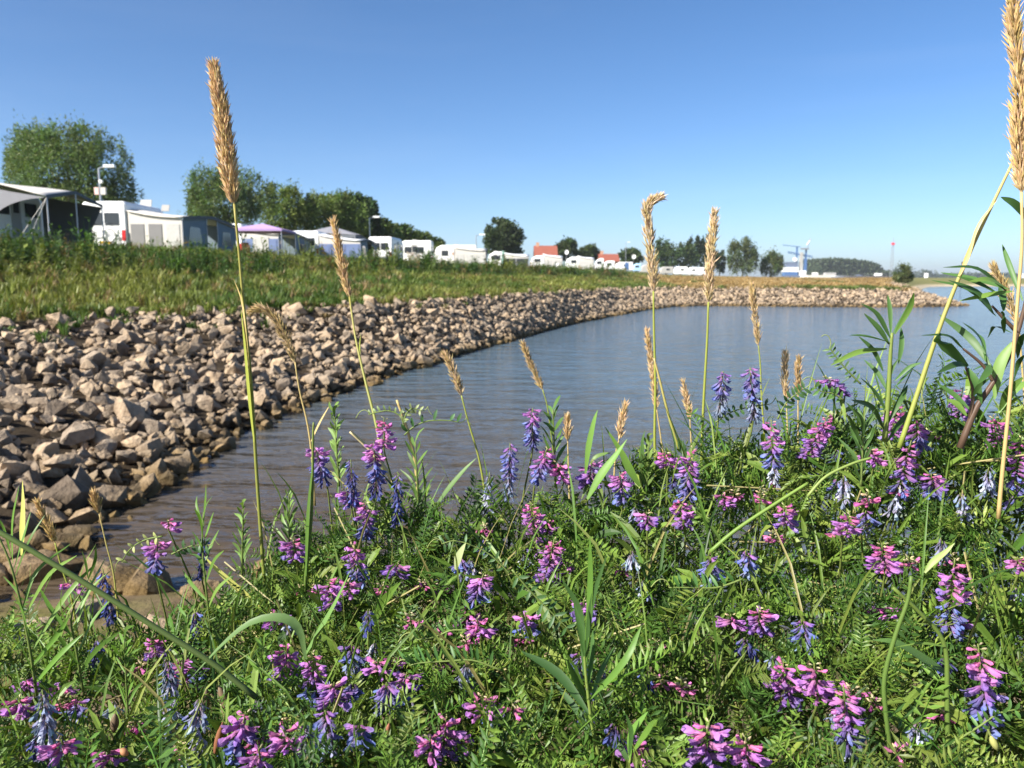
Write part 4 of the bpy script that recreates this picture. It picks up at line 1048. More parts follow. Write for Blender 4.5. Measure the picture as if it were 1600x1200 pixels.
V, T = tube([(lx(1236), -1.4, lz(406)), (lx(1236), -.6, lz(406))], 3.2 * s, 14); ob('radar_dome', mesh_np('radar_dome', V, T, None, WHITE), t)
def barge(label, x0, x1, yt, yb_, Y, mat, cab):
    s = Y / FPX; c = ((x0 + x1) / 2 - 800) * s; t = empty('barge', (c, Y, 0.8), label, 'barge', 'barges moored beyond the flood plain'); h = (yb_ - yt) * s; hw = (x1 - x0) / 2 * s; z0 = CAMZ + (434 - yb_) * s - .8
    part('hull', ([(-hw * .97, -3, z0), (hw * .95, -3, z0), (hw, -3, z0 + h), (-hw, -3, z0 + h), (-hw * .97, 3, z0), (hw * .95, 3, z0), (hw, 3, z0 + h), (-hw, 3, z0 + h)], [(0, 1, 2, 3), (5, 4, 7, 6), (1, 5, 6, 2), (4, 0, 3, 7), (3, 2, 6, 7), (4, 5, 1, 0)]), mat, t)
    for (a, b_, hh, m_) in cab: part('deck_house', box((a - 800) * s - c, (b_ - 800) * s - c, -1.5, 1.5, z0 + h + .003, z0 + h + hh * s), m_, t)
    bars([[(-hw * .9, -2.9, z0 + h + .9), (hw * .9, -2.9, z0 + h + .9)]] + [[(x, -2.9, z0 + h), (x, -2.9, z0 + h + .9)] for x in np.linspace(-hw * .9, hw * .9, 9)], .05, METAL, t, 'railing')
barge('white barge moored right of the crane ship', 1254, 1298, 430, 436, 400, CREAM, [(1266, 1272, 4, WHITE), (1284, 1300, 4, PALE)])
barge('long dark barge before the distant wood', 1318, 1378, 431, 439, 390, RUST, [(1363, 1371, 4, WHITE), (1335, 1340, 1.5, SLATE)])
barge('small grey boat between the white and dark barges', 1296, 1316, 433, 438, 395, SLATE, [(1303, 1312, 2, METAL)])
s = 520 / FPX
t = empty('beacon_mast', ((1387 - 800) * s, 520, 2.0), 'slender pale mast with red top on the horizon', 'mast')
hm = 62 * s
bars([[(-.9, 0, 0), (-.55, 0, hm * .82)], [(.9, 0, 0), (.55, 0, hm * .82)]] + [[(-.9 + .3 * k / 9, 0, hm * .09 * k), (.9 - .3 * k / 9, 0, hm * .09 * (k + 1))] for k in range(9)], .14, METAL, t, 'lattice')
bar((0, 0, hm * .8), (0, 0, hm), .12, METAL, t, 'rod'); part('red_top', box(-.7, .9, -.7, .7, hm * .81, hm * .865), REDP, t)
s = 230 / FPX
for (x, w_, h_, lb, mt) in ((1447, 5, 11, 'small white beacon post across the river', WHITE), (1598, 8, 10, 'white beacon at the right edge across the river', WHITE)):
    t = empty('river_beacon', ((x - 800) * s, 232, 1.3), lb, 'beacon', 'white beacons across the river')
    part('board', box(-w_ * s / 2, w_ * s / 2, -.2, .2, h_ * s * .35, h_ * s), mt, t); bars([[(-.3, 0, -.4), (-.3, 0, h_ * s * .4)], [(.3, 0, -.4), (.3, 0, h_ * s * .4)]], .08, METAL, t, 'post')
t = empty('river_marker', ((1490 - 800) * s, 228, 1.2), 'thin dark marker pole standing on the far shore', 'marker pole')
bars([[(0, 0, -.3), (0, 0, 5.0)]], .14, DARKM, t, 'pole'); part('topmark', box(-.18, .18, -.18, .18, 4.7, 5.2), DARKM, t)

# ------------------------------------------------------------------ foreground: canopy of the vetch
FX = [-400, 0, 120, 250, 330, 400, 450, 520, 600, 700, 800, 900, 1000, 1100, 1200, 1300, 1400, 1500, 1600, 2000]
FY = [1000, 980, 985, 955, 925, 890, 845, 810, 785, 795, 790, 755, 715, 675, 665, 630, 610, 615, 605, 600]
Y0, Y1 = 0.55, 1.02
def fringe(px): return np.interp(px, FX, FY)
def depth_at(px, py):
    f = fringe(px); t = np.clip((1200 - py) / (1200 - f), -0.3, 1.0)
    return Y0 + (Y1 - Y0) * t
def canopy(x, y):
    """height of the plant canopy above a place"""
    x = np.asarray(x, float); y = np.asarray(y, float); ye = np.clip(y, Y0, Y1)
    px = CX + FPX * x * (ye / np.maximum(y, 0.05)) / (ye * cP + 0.3 * sP)
    px = np.where(y > Y1, CX + FPX * x / (y * cP + 0.3 * sP), CX + FPX * x / (ye * cP + 0.3 * sP))
    f = fringe(px); t = (ye - Y0) / (Y1 - Y0); py = 1200 - t * (1200 - f)
    v = -(py - CY) / FPX; z = CAMZ + ye * (-sP + v * cP) / (cP + v * sP)
    return z - np.clip(y - Y1, 0, 9) * 1.1 - np.clip(Y0 - y, 0, 1) * 0.15
G = np.array
GREENS = [(0.065, 0.14, 0.022), (0.10, 0.18, 0.028), (0.13, 0.21, 0.032), (0.04, 0.09, 0.018), (0.19, 0.25, 0.05)]
def sprig_proto(seed):
    """a pinnate vetch leaf along +x: rachis, paired narrow leaflets, curled tendril; 1 unit long"""
    r = np.random.default_rng(seed); a_ = Acc(); n = 9
    bend = r.uniform(-0.35, 0.15); side = r.uniform(-0.2, 0.2)
    f = np.linspace(0, 1, 5); rp = np.stack([f, side * f ** 2, bend * f ** 2], 1)
    V, T = tube(rp, np.linspace(0.011, 0.006, 5), 3, False); a_.add(V, T, (0.9, 1.1, 0.8))
    th = np.linspace(0, r.uniform(4, 7), 7 if seed % 2 else 3); rad = 0.10 * (1 - th / 11)
    e = rp[-1]; td = np.stack([e[0] + 0.14 * th / 8 + np.sin(th) * rad, e[1] + (1 - np.cos(th)) * rad, e[2] + 0.02 * th], 1)
    V, T = tube(td, 0.005, 3, False); a_.add(V, T, (1.3, 1.25, 0.9))
    pairs = r.integers(8, 12)
    for k in range(pairs):
        g = 0.10 + 0.86 * k / (pairs - 1); p = G([g, side * g * g, bend * g * g])
        for s in (-1, 1):
            L = r.uniform(0.20, 0.27) * (1 - 0.35 * abs(g - 0.45)) * r.uniform(.8, 1.1); lift = r.uniform(-0.1, 0.8)
            d = G([0.35 + r.normal(0, .1), s * 1.0, lift]); d /= np.linalg.norm(d)
            w_ = G([0.062, -s * 0.012, 0.0]) * r.uniform(0.75, 1.1); mid = p + d * L * 0.5 + G([0, 0, -0.012])
            c = r.uniform(0.8, 1.2)
            a_.add([p, mid - w_ * .5 + G([0, 0, .014]), mid, mid + w_ * .5 + G([0, 0, .014]), p + d * L], [(0, 1, 2), (0, 2, 3), (1, 4, 2), (2, 4, 3)], G([1, 1, 1.0]) * c)
    return a_.arr()
SPRIGS = [sprig_proto(i) for i in range(10)]
def tri_count(a): return sum(len(t) for t in a.T)
# spikes seen in the photograph: top, foot, kind, how it is told apart (None: counted along its row), single florets
RC = [
 (600, 652, 600, 708, 'fresh', 'fresh magenta vetch spike topmost of the left group against the water', 1),
 (584, 692, 590, 778, 'cap', 'blue vetch spike with magenta cap left below the topmost left spike', 1),
 (492, 698, 510, 758, 'cap', 'magenta capped vetch spike beside the thin green culm', 1),
 (548, 718, 553, 792, 'dark', 'dark blue vetch spike left of the blue magenta capped one', 0), (540, 762, 549, 797, 'pur', 'short whitish purple vetch spike below the dark blue one', 0),
 (571, 783, 572, 845, 'two', None, 0), (622, 742, 620, 822, 'dark', 'hanging dark blue withered spike right of the left group', 0),
 (832, 638, 832, 706, 'cap', 'tall magenta topped blue spike standing against mid river', 1), (797, 692, 795, 782, 'blue', 'slim blue spike left of the tall mid river spike', 1),
 (855, 700, 836, 755, 'two', 'leaning pink and blue spike under the tall mid river spike', 0), (765, 738, 757, 832, 'grey', 'limp grey blue spike hanging left of centre above a bud', 0),
 (757, 818, 757, 838, 'bud', 'small pink bud head under the limp grey spike', 0), (968, 738, 975, 790, 'two', 'magenta to blue spike right of the upright grass blades', 1),
 (925, 718, 920, 764, 'pur', 'shaded dark purple spike between the grass blades', 0), (1082, 698, 1070, 785, 'two', 'tall magenta to blue spike at the left of the right group', 1),
 (1060, 778, 1072, 834, 'mag', 'magenta spike directly below the left one of right group', 1), (1130, 580, 1124, 652, 'blue', 'lilac blue spike left of the pair high against the river', 1),
 (1172, 574, 1178, 662, 'blue', 'lilac blue spike right of the pair high against the river', 1), (1290, 588, 1322, 622, 'pur', 'wide pink purple head alone against the river', 1),
 (1205, 656, 1210, 760, 'tail', 'large magenta spike with dark stem and pale blue tail', 1), (1297, 645, 1255, 722, 'mag', 'large slanting magenta spike beside the dark stemmed one', 1),
 (1402, 632, 1392, 692, 'mag', 'magenta spike at foot of the slanting yellow stalk', 1), (1432, 655, 1436, 705, 'two', 'purple blue spike right of the yellow stalk foot', 1),
 (1424, 688, 1393, 805, 'tail', 'biggest magenta spike with withered blue tail right of centre', 1), (1505, 605, 1498, 662, 'pur', 'shaded deep purple spike below the willow shoot', 1),
 (1552, 648, 1562, 705, 'fresh', 'pink spike left of the straw stem near the right edge', 1), (1596, 680, 1578, 800, 'two', 'huge purple to blue spike cut by the right edge', 1),
 (1318, 742, 1318, 790, 'grey', None, 0), (1225, 788, 1230, 830, 'mag', 'compact round magenta spike under the slanting one', 1), (1328, 803, 1318, 845, 'fresh', None, 0), (1353, 798, 1348, 834, 'blue', None, 0), (1358, 768, 1352, 795, 'bud', None, 0),
 (1378, 848, 1384, 906, 'fresh', 'starry bright magenta spike above the big lower right spike', 1), (1492, 872, 1480, 995, 'two', 'tall perfect spike magenta above blue near the right edge', 1), (1528, 1006, 1548, 1148, 'two', 'loose magenta to blue spike lowest by the right edge', 1),
 (1252, 968, 1260, 1016, 'blue', None, 0), (1224, 1032, 1226, 1110, 'mag', 'left of two joined magenta spikes in the lower right', 1), (1272, 1036, 1280, 1100, 'fresh', 'right of two joined magenta spikes in the lower right', 1), (1318, 1070, 1330, 1198, 'tail', 'magenta topped spike with long withered tail at bottom right', 1),
 (1186, 948, 1188, 998, 'mag', None, 1), (1108, 1128, 1098, 1200, 'mag', 'large petalled magenta flower at the bottom edge, right of centre', 1), (1165, 1152, 1168, 1204, 'fresh', 'bright magenta flower at the bottom edge beside the large one', 1),
 (828, 783, 842, 872, 'mag', 'upper left of the two magenta spikes in the very centre', 1), (866, 842, 852, 915, 'mag', 'lower right of the two magenta spikes in the very centre', 1),
 (756, 896, 738, 948, 'two', None, 0), (553, 850, 562, 910, 'two', None, 1), (458, 842, 463, 880, 'mag', None, 0), (512, 902, 522, 954, 'mag', None, 1), (543, 905, 548, 935, 'fresh', None, 0), (622, 878, 615, 905, 'pur', None, 0), (575, 952, 575, 990, 'dark', None, 0),
 (448, 1006, 444, 1072, 'mag', 'left magenta spike of the dense lower left cluster', 1), (487, 1018, 497, 1105, 'two', 'middle purple to blue spike of the dense lower left cluster', 1), (522, 1066, 520, 1106, 'pur', 'small purple spike at right of the lower left cluster', 0),
 (550, 1006, 547, 1050, 'blue', None, 0), (590, 1030, 593, 1060, 'fresh', None, 0), (636, 1050, 626, 1095, 'two', None, 0), (604, 1066, 602, 1114, 'blue', None, 0), (754, 1084, 752, 1126, 'fresh', None, 1), (698, 1116, 690, 1200, 'mag', None, 1), (672, 1150, 674, 1180, 'fresh', None, 0),
 (474, 1130, 484, 1178, 'grey', None, 0), (508, 1110, 517, 1182, 'blue', None, 0), (442, 1140, 456, 1176, 'fresh', None, 0), (404, 1170, 406, 1204, 'mag', None, 0), (384, 1112, 366, 1186, 'two', None, 1),
 (247, 842, 241, 892, 'two', 'purple to dark blue spike nodding over the water at left', 1), (262, 812, 264, 834, 'fresh', 'small pink head just above the nodding spike at left', 0), (320, 842, 314, 905, 'dark', None, 0), (160, 888, 178, 975, 'dark', 'dark wilted spike crossing the long slanting stem', 0), (108, 908, 120, 928, 'fresh', None, 0),
 (238, 996, 246, 1034, 'mag', None, 0), (262, 1028, 272, 1155, 'grey', None, 0), (312, 1092, 304, 1204, 'grey', 'long grey withered spike at the bottom left of brown pods', 0), (66, 1078, 82, 1204, 'grey', 'large pale withered spike in the bottom left corner', 0), (96, 1156, 100, 1184, 'fresh', None, 0), (280, 1030, 284, 1055, 'fresh', None, 0), (305, 956, 304, 1004, 'dark', None, 0),
 (745, 966, 752, 1000, 'fresh', None, 0), (912, 936, 912, 980, 'pur', None, 0), (820, 956, 828, 992, 'two', None, 0), (728, 1036, 729, 1066, 'grey', None, 0), (690, 970, 694, 1000, 'bud', None, 0), (1142, 960, 1145, 985, 'fresh', None, 0), (1010, 800, 1012, 830, 'pur', None, 0), (985, 860, 990, 890, 'grey', None, 0),
 (905, 1020, 908, 1060, 'blue', None, 0), (1110, 870, 1108, 915, 'blue', None, 0), (1165, 860, 1172, 900, 'blue', None, 0), (1130, 770, 1135, 800, 'fresh', None, 0), (1190, 760, 1188, 795, 'bud', None, 0), (1470, 840, 1476, 880, 'grey', None, 0), (1500, 770, 1510, 810, 'grey', None, 0), (1545, 730, 1540, 775, 'grey', None, 0),
 (1455, 740, 1462, 780, 'two', None, 0), (1590, 870, 1594, 900, 'fresh', None, 0), (1420, 870, 1424, 890, 'bud', None, 0), (660, 905, 664, 925, 'bud', None, 0), (640, 955, 642, 985, 'bud', None, 0), (870, 720, 880, 760, 'fresh', None, 0), (30, 1090, 34, 1120, 'fresh', None, 0), (150, 1000, 155, 1035, 'dark', None, 0), (40, 1060, 44, 1085, 'mag', None, 0),
 (1040, 705, 1044, 735, 'fresh', None, 0), (1360, 700, 1366, 730, 'fresh', None, 0), (720, 870, 726, 905, 'blue', None, 0), (430, 955, 436, 985, 'fresh', None, 0), (800, 1095, 802, 1120, 'bud', None, 0), (960, 1130, 962, 1160, 'dark', None, 0), (1065, 1060, 1066, 1090, 'bud', None, 0), (560, 1130, 562, 1165, 'blue', None, 0),
]
RCA = np.array([q_[:4] for q_ in RC], float)
def in_front(P, margin=20.0):
    """leaves that would grow right in front of a spike the photograph shows clear"""
    px, py, dp = to_px(P); hide = np.zeros(len(P), bool)
    for (x0, y0, x1, y1) in RCA:
        d = np.array([x1 - x0, y1 - y0]); L = d @ d
        t = np.clip(((px - x0) * d[0] + (py - y0) * d[1]) / L, 0, 1)
        q = np.hypot(px - x0 - t * d[0], py - y0 - t * d[1])
        hide |= (q < margin + 10) & (dp < float(depth_at((x0 + x1) / 2, (y0 + y1) / 2)) + 0.03)
    return hide
# the mass of leaves
fol = Acc()
def place_sprigs(k, xr, yr, below, size=(0.045, 0.08), upb=0.45, zfun=None, lush=1.0):
    x = rng.uniform(*xr, k); y = rng.uniform(*yr, k)
    px = CX + FPX * x / (y * cP + 0.3 * sP)
    keep = (px > -260) & (px < 1860)
    left = np.clip((px - 40) / 420, 0.38, 1.0) if zfun is None else np.ones(k)
    keep &= rng.random(k) < left
    x, y = x[keep], y[keep]; k = len(x)
    z = (canopy(x, y) if zfun is None else zfun(x, y)) - np.abs(rng.normal(0, below, k)) + (fnoise(x * 11, y * 11) - 0.55) * 0.13
    P = np.stack([x, y, z], 1)
    if zfun is None:
        ok = ~in_front(P); P = P[ok]; k = len(P)
    az = rng.uniform(0, 6.28, k)
    D = np.stack([np.cos(az), np.sin(az), rng.normal(upb, 0.6, k)], 1)
    R = frames(D, rng.normal(0, 0.9, k)); S = rng.uniform(*size, k)
    col = G(GREENS)[rng.integers(0, 5, k)] * rng.uniform(0.5, 1.15, (k, 1)) * lush
    kk = rng.integers(0, len(SPRIGS), k)
    for q in range(len(SPRIGS)):
        s = kk == q
        if s.any(): scatter(fol, SPRIGS[q], R[s], S[s], P[s], col[s])
place_sprigs(6200, (-0.95, 1.0), (0.48, 1.12), 0.04, (0.035, 0.068))
place_sprigs(1700, (-0.95, 1.0), (0.46, 1.10), 0.11, (0.045, 0.08))
place_sprigs(350, (-0.8, 0.8), (0.30, 0.48), 0.08, (0.035, 0.06))
place_sprigs(900, (-1.1, 1.2), (0.95, 1.5), 0.09)
place_sprigs(500, (-1.6, 2.2), (1.2, 2.6), 0.0, (0.06, 0.1), 0.7, lambda x, y: near_z(x, y) + rng.uniform(0.0, 0.25, len(x)) * np.clip(0.6 + x, 0.15, 1))
tag(ob('vetch_foliage', fol.mesh('vetch_foliage', M_LEAF)), 'dense tangle of feathery green vetch leaves filling the foreground', 'foliage', kind='stuff')
# broader leaves, short blades and stems in the tangle
ac = Acc()
def under(k, ln, wd, prof, cols, below, upb, nseg=4, yr=(0.52, 1.1)):
    x = rng.uniform(-0.95, 1.0, k); y = rng.uniform(*yr, k); z = canopy(x, y) - np.abs(rng.normal(0, below, k)) - 0.02
    for i in range(k):
        px = CX + FPX * x[i] / (y[i] * cP + 0.04)
        if px < 250 and rng.random() < 0.35: continue
        L = rng.uniform(*ln); az = rng.uniform(0, 6.28); d = G([math.cos(az), math.sin(az), max(0.45 if prof == 'grass' else 0.1, rng.normal(upb, .5))]); d /= np.linalg.norm(d)
        b = G([x[i], y[i], z[i]]); droop = G([d[0], d[1], -0.6]) * L * rng.uniform(0.05, 0.35)
        pts = spline([b, b + d * L * .55, b + d * L + droop], nseg + 1)
        V, T = blade(pts, rng.uniform(*wd), G([-.4, -.4, .8]) + rng.normal(0, .5, 3), prof)
        c = G(cols[rng.integers(len(cols))]) * rng.uniform(.6, 1.1)
        ac.add(V, T, c)
under(2600, (0.020, 0.05), (0.005, 0.012), 'leaf', GREENS + [(0.2, 0.26, 0.05), (0.14, 0.22, 0.035)], 0.035, 0.7, 3)
under(620, (0.07, 0.17), (0.0022, 0.0048), 'grass', GREENS + [(0.2, 0.24, 0.06), (0.28, 0.25, 0.09)], 0.05, 2.4, 4, (0.6, 1.1))
under(300, (0.04, 0.09), (0.006, 0.012), 'leaf', GREENS[:3] + [(0.16, 0.25, 0.045)], 0.03, 1.3, 4, (0.62, 1.1))
_c = canopy
def canopy(x, y): return _c(x, y) + 0.02
under(230, (0.07, 0.15), (0.002, 0.0042), 'grass', [(0.13, 0.21, 0.035), (0.17, 0.23, 0.045), (0.08, 0.16, 0.025)], 0.03, 3.2, 4, (0.6, 1.06))
under(260, (0.03, 0.06), (0.005, 0.009), 'leaf', [(0.12, 0.2, 0.035), (0.16, 0.24, 0.045)], 0.02, 1.6, 3, (0.6, 1.06))
canopy = _c
for i in range(420):                                             # stalks
    x, y = rng.uniform(-0.95, 1.0), rng.uniform(0.55, 1.12); z1 = float(canopy(x, y)) - rng.uniform(0, 0.05); b = G([x + rng.normal(0, .09), y + rng.normal(0, .09), z1 - rng.uniform(.12, .3)])
    V, T = tube(spline([b, (b + G([x, y, z1])) / 2 + rng.normal(0, .025, 3), G([x, y, z1])], 6), np.linspace(.0016, .001, 6), 4, False)
    ac.add(V, T, G([(0.13, 0.19, 0.04), (0.2, 0.24, 0.06), (0.08, 0.13, 0.03)][rng.integers(3)]))
for i in range(150):                                             # straw stalks lying low
    x, y = rng.uniform(-0.95, 1.0), rng.uniform(0.6, 1.0); z1 = float(canopy(x, y)) - rng.uniform(0.02, 0.1); d = rng.normal(0, .07, 3) * G([1, 1, .6])
    V, T = tube(spline([G([x, y, z1]) - d, G([x, y, z1]), G([x, y, z1]) + d], 4), .0011, 4, False); ac.add(V, T, (0.34, 0.30, 0.13))
tag(ob('undergrowth', ac.mesh('undergrowth', M_LEAF)), 'mixed blades, stalks and small leaves between the vetch', 'undergrowth', kind='stuff')

# ------------------------------------------------------------------ vetch flowers
CM = {'bud': ((0.50, 0.48, 0.22), (0.64, 0.50, 0.34)), 'pink': ((0.50, 0.17, 0.28), (0.56, 0.14, 0.42)), 'mag': ((0.50, 0.17, 0.40), (0.44, 0.18, 0.52)),
      'pur': ((0.42, 0.18, 0.45), (0.29, 0.20, 0.55)), 'blu': ((0.22, 0.17, 0.40), (0.16, 0.21, 0.50)), 'dbl': ((0.06, 0.06, 0.18), (0.08, 0.11, 0.32)), 'pale': ((0.34, 0.36, 0.46), (0.46, 0.49, 0.62)), 'wit': ((0.30, 0.30, 0.34), (0.22, 0.28, 0.48))}
def floret_proto(seed, c0, c1, withered=False, bud=False):
    """one pea flower along +x, 1 unit long: calyx, keel, raised standard petal"""
    r = np.random.default_rng(seed); a_ = Acc(); c0 = G(c0); c1 = G(c1)
    xs_ = [0.0, 0.14, 0.34, 0.62, 0.86, 1.0]
    if bud: ry, rz, bend = [0.03, .12, .17, .18, .12, .02], [0.03, .12, .17, .18, .12, .02], 0.0
    elif withered: ry, rz, bend = [.03, .09, .06, .10, .09, .01], [.03, .09, .10, .07, .12, .01], -0.12
    else: ry, rz, bend = [.03, .105, .09, .125, .15, .02], [.03, .105, .13, .16, .14, .02], 0.12
    n = 6; V = []; C = []
    for i, x in enumerate(xs_):
        for j in range(n):
            a = j * 2 * math.pi / n; V.append((x, ry[i] * math.cos(a) * r.uniform(.85, 1.15), rz[i] * math.sin(a) * r.uniform(.85, 1.15) + bend * x * x))
            t_ = x ** 1.2; c = c0 * (1 - t_) + c1 * t_
            if x < 0.2 and not bud: c = G([0.20, 0.10, 0.12]) * .5 + c * .5
            C.append(c)
    T = []
    for i in range(len(xs_) - 1):
        for j in range(n): a, b = i * n + j, i * n + (j + 1) % n; T += [(a, b, b + n), (a, b + n, a + n)]
    a_.add(V, T, C)
    if not bud:
        k = 0.6 if withered else 1.0; up = r.uniform(.16, .3) * k
        V = [(.34, 0, .1), (.6, -.16 * k, .16 + bend * .36), (.6, 0, .19 + bend * .36), (.6, .16 * k, .16 + bend * .36), (.88, -.19 * k, .2 + up * .6), (.9, 0, .18 + up * .7), (.88, .19 * k, .2 + up * .6), (1.02, -.07 * k, .2 + up), (1.02, .07 * k, .2 + up)]
        a_.add(V, [(0, 1, 2), (0, 2, 3), (1, 4, 5), (1, 5, 2), (2, 5, 6), (2, 6, 3), (4, 7, 5), (5, 7, 8), (5, 8, 6)], [c0 * 1.05] + [c1 * .55 + c0 * .5] * 3 + [c1 * 1.05] * 5)
        for s in (-1, 1): a_.add([(.5, s * .06, 0), (.8, s * .17, -.04 + bend * .6), (.97, s * .13, .02 + bend), (.75, s * .05, .06)], [(0, 1, 2), (0, 2, 3)], [c0, c1, c1, c1])
    V, T, C = a_.arr(); C = C * r.uniform(.72, 1.28, (len(C), 1))
    return V + r.normal(0, .018, V.shape), T, C
FL = {}
for i, k in enumerate(CM):
    hv = np.random.default_rng(60 + i)
    FL[k] = [floret_proto(200 + 10 * i + v, *[np.clip(G(c) * (.88 if k in ('pink', 'mag', 'pur', 'blu') else .85) * hv.uniform(.75, 1.3) * hv.uniform(.85, 1.15, 3) + hv.uniform(0, .05), 0, .9) for c in CM[k]], withered=k in ('wit', 'pale', 'dbl'), bud=k == 'bud') for v in range(6)]
FL_ME = {k: [mesh_np('floret', *v, M_PETAL, False) for v in FL[k]] for k in FL}
def stages(kind, f):
    """which floret sits at f (0 top, 1 bottom) of a spike"""
    S = {'fresh': [(0.10, 'bud'), (0.35, 'pink'), (1.1, 'mag')], 'mag': [(0.08, 'bud'), (0.25, 'pink'), (0.62, 'mag'), (1.1, 'pur')],
         'two': [(0.07, 'bud'), (0.16, 'pink'), (0.42, 'mag'), (0.62, 'pur'), (1.1, 'blu')], 'tail': [(0.05, 'bud'), (0.14, 'pink'), (0.36, 'mag'), (0.5, 'pur'), (0.72, 'blu'), (1.1, 'pale')],
         'blue': [(0.14, 'pur'), (0.6, 'blu'), (1.1, 'wit')], 'dark': [(0.1, 'blu'), (1.1, 'dbl')], 'grey': [(0.3, 'wit'), (0.7, 'pale'), (1.1, 'wit')], 'cap': [(0.28, 'mag'), (0.4, 'pur'), (0.8, 'blu'), (1.1, 'dbl')],
         'bud': [(0.6, 'bud'), (1.1, 'pink')], 'pur': [(0.1, 'bud'), (0.3, 'mag'), (1.1, 'pur')]}[kind]
    for lim, k in S:
        if min(f, 1.0) <= lim: return k
WORD = {'fresh': 'fresh magenta', 'mag': 'magenta and purple', 'two': 'magenta to blue', 'tail': 'tailed', 'blue': 'blue', 'dark': 'wilted dark blue', 'grey': 'withered grey', 'cap': 'blue with magenta cap,', 'bud': 'pinkish budding', 'pur': 'purple'}
def raceme(xt, yt, xb, yb_, kind, label, single=False, wide=1.0, depth=None, group='vetch flower spikes', n=None, seed=0):
    r = np.random.default_rng(int(xt * 7 + yt * 13 + seed) % 100000)
    D = depth if depth else float(depth_at((xt + xb) / 2, (yt + yb_) / 2)) - 0.03
    D += r.normal(0, 0.012)
    A, B = at(xt, yt, D - 0.004), at(xb, yb_, D + 0.006)
    Ln = np.linalg.norm(A - B); mpx = D / FPX
    fl = 0.0140 * r.uniform(0.9, 1.12)
    if kind in ('grey', 'dark', 'blue'): fl *= 0.92
    A2 = A; B2 = B + (A - B) / max(Ln, 1e-6) * min(0.008, Ln * 0.3)        # florets hang below their foot
    ax = (B2 - A2); La = np.linalg.norm(ax); ax /= La + 1e-9
    n = n or int(np.clip(La / 0.00135 * (0.85 if kind in ('grey', 'dark') else 1.0), 9, 46))
    # stalk: from the plants up through the spike
    base = B + G([r.normal(0, .02), 0.02 + r.uniform(0, .04), -r.uniform(.10, .2)])
    t = empty('vetch_flower', base, label, 'flower', group)
    pts = spline([base, (base + B) / 2 + G([r.normal(0, .008), .008, 0]), B + G([0, .003, 0]), (A + B) / 2 + G([0, .002, 0]), A], 14)
    V, T = tube(pts - base, np.linspace(.0016, .0006, 14), 5); ob('stalk', mesh_np('stalk', V, T, np.tile(G((0.16, 0.20, 0.05)), (len(V), 1)), M_LEAF, True), t)
    heads = {}
    az0 = r.uniform(0, 6.28)
    view = -(A / np.linalg.norm(A)); view[2] = 0
    for i in range(n):
        f = (i + 0.5) / n
        if r.random() < 0.07: continue
        k = stages(kind, f + r.normal(0, .05) if 0.1 < f else f)
        az = az0 + i * 2.4 + r.normal(0, .25)
        out = G([math.cos(az), math.sin(az) - 0.35, 0])
        droop = {'bud': -0.4, 'pink': 0.15, 'mag': 0.35, 'pur': 0.55, 'blu': 1.0, 'dbl': 1.6, 'pale': 1.7, 'wit': 1.5}[k] + r.normal(0, .18)
        d = out * wide - G([0, 0, 1]) * droop; d /= np.linalg.norm(d)
        s = fl * {'bud': .42, 'pink': .75, 'mag': 1.0, 'pur': 1.0, 'blu': .98, 'dbl': .9, 'pale': .95, 'wit': .9}[k] * r.uniform(.75, 1.15) * (0.6 + 0.4 * min(1, f * 4))
        p = A2 + ax * La * f + out * .0015
        heads.setdefault(k, []).append((p, d, s, r.normal(0, .6), int(r.integers(6)), r.uniform(.78, 1.2)))
    if single:
        for k, L_ in heads.items():
            for (p, d, s, ro, v, c) in L_:
                R = frames(d[None], np.array([ro]))[0] * s; q = p - base
                o = ob('bud' if k == 'bud' else 'floret', FL_ME[k][v], t)
                o.matrix_local = Matrix([[*R[0], q[0]], [*R[1], q[1]], [*R[2], q[2]], [0, 0, 0, 1]])
    else:
        nm = {'bud': 'bud_tip'}
        grp = {}
        for k, L_ in heads.items(): grp.setdefault('buds' if k == 'bud' else ('open_florets' if k in ('pink', 'mag', 'pur') else 'fading_florets'), []).append((k, L_))
        for g_, items in grp.items():
            a_ = Acc()
            for k, L_ in items:
                for (p, d, s, ro, v, c) in L_:
                    scatter(a_, FL[k][v], frames(d[None], np.array([ro])), np.array([s]), (p - base)[None], np.full((1, 3), c))
            ob(g_, a_.mesh(g_, M_PETAL), t)
    return t
rows = {}
for i, q_ in enumerate(RC):
    if q_[5] is None:
        yb_ = (q_[1] + q_[3]) / 2
        row = 'upper' if yb_ < 830 else 'middle' if yb_ < 960 else 'lower' if yb_ < 1070 else 'bottom'
        rows.setdefault((q_[4], row), []).append(i)
LBL = {}
for (kind, row), L_ in rows.items():
    L_.sort(key=lambda i: RC[i][0])
    for j, i in enumerate(L_):
        wd = {'tail': 'tailed', 'cap': 'capped'}.get(kind, WORD[kind])
        nth = ('only' if len(L_) == 1 else ORD[j] + ' from left among the')
        LBL[i] = f"small {wd} vetch spike, " + (f"sole one of its kind in {row} row" if len(L_) == 1 else f"{ORD[j]} from left of its kind, {row} row")
for i, q_ in enumerate(RC):
    raceme(*q_[:5], q_[5] or LBL[i], bool(q_[6]), seed=i, wide=1.3 if q_[4] in ('mag', 'fresh', 'pur') else 0.9)
SUNK = []
for i in range(84):                                              # many small ones half sunk in the leaves
    px = rng.uniform(20, 1590); f = float(fringe(px)); py = rng.uniform(f + 40, 1190); k = ['grey', 'blue', 'fresh', 'bud', 'dark', 'bud', 'grey', 'bud'][rng.integers(8)]
    SUNK.append((px, py, px + rng.normal(0, 5), py + rng.uniform(14, 30), k))
SUNK.sort()
cnt = {}
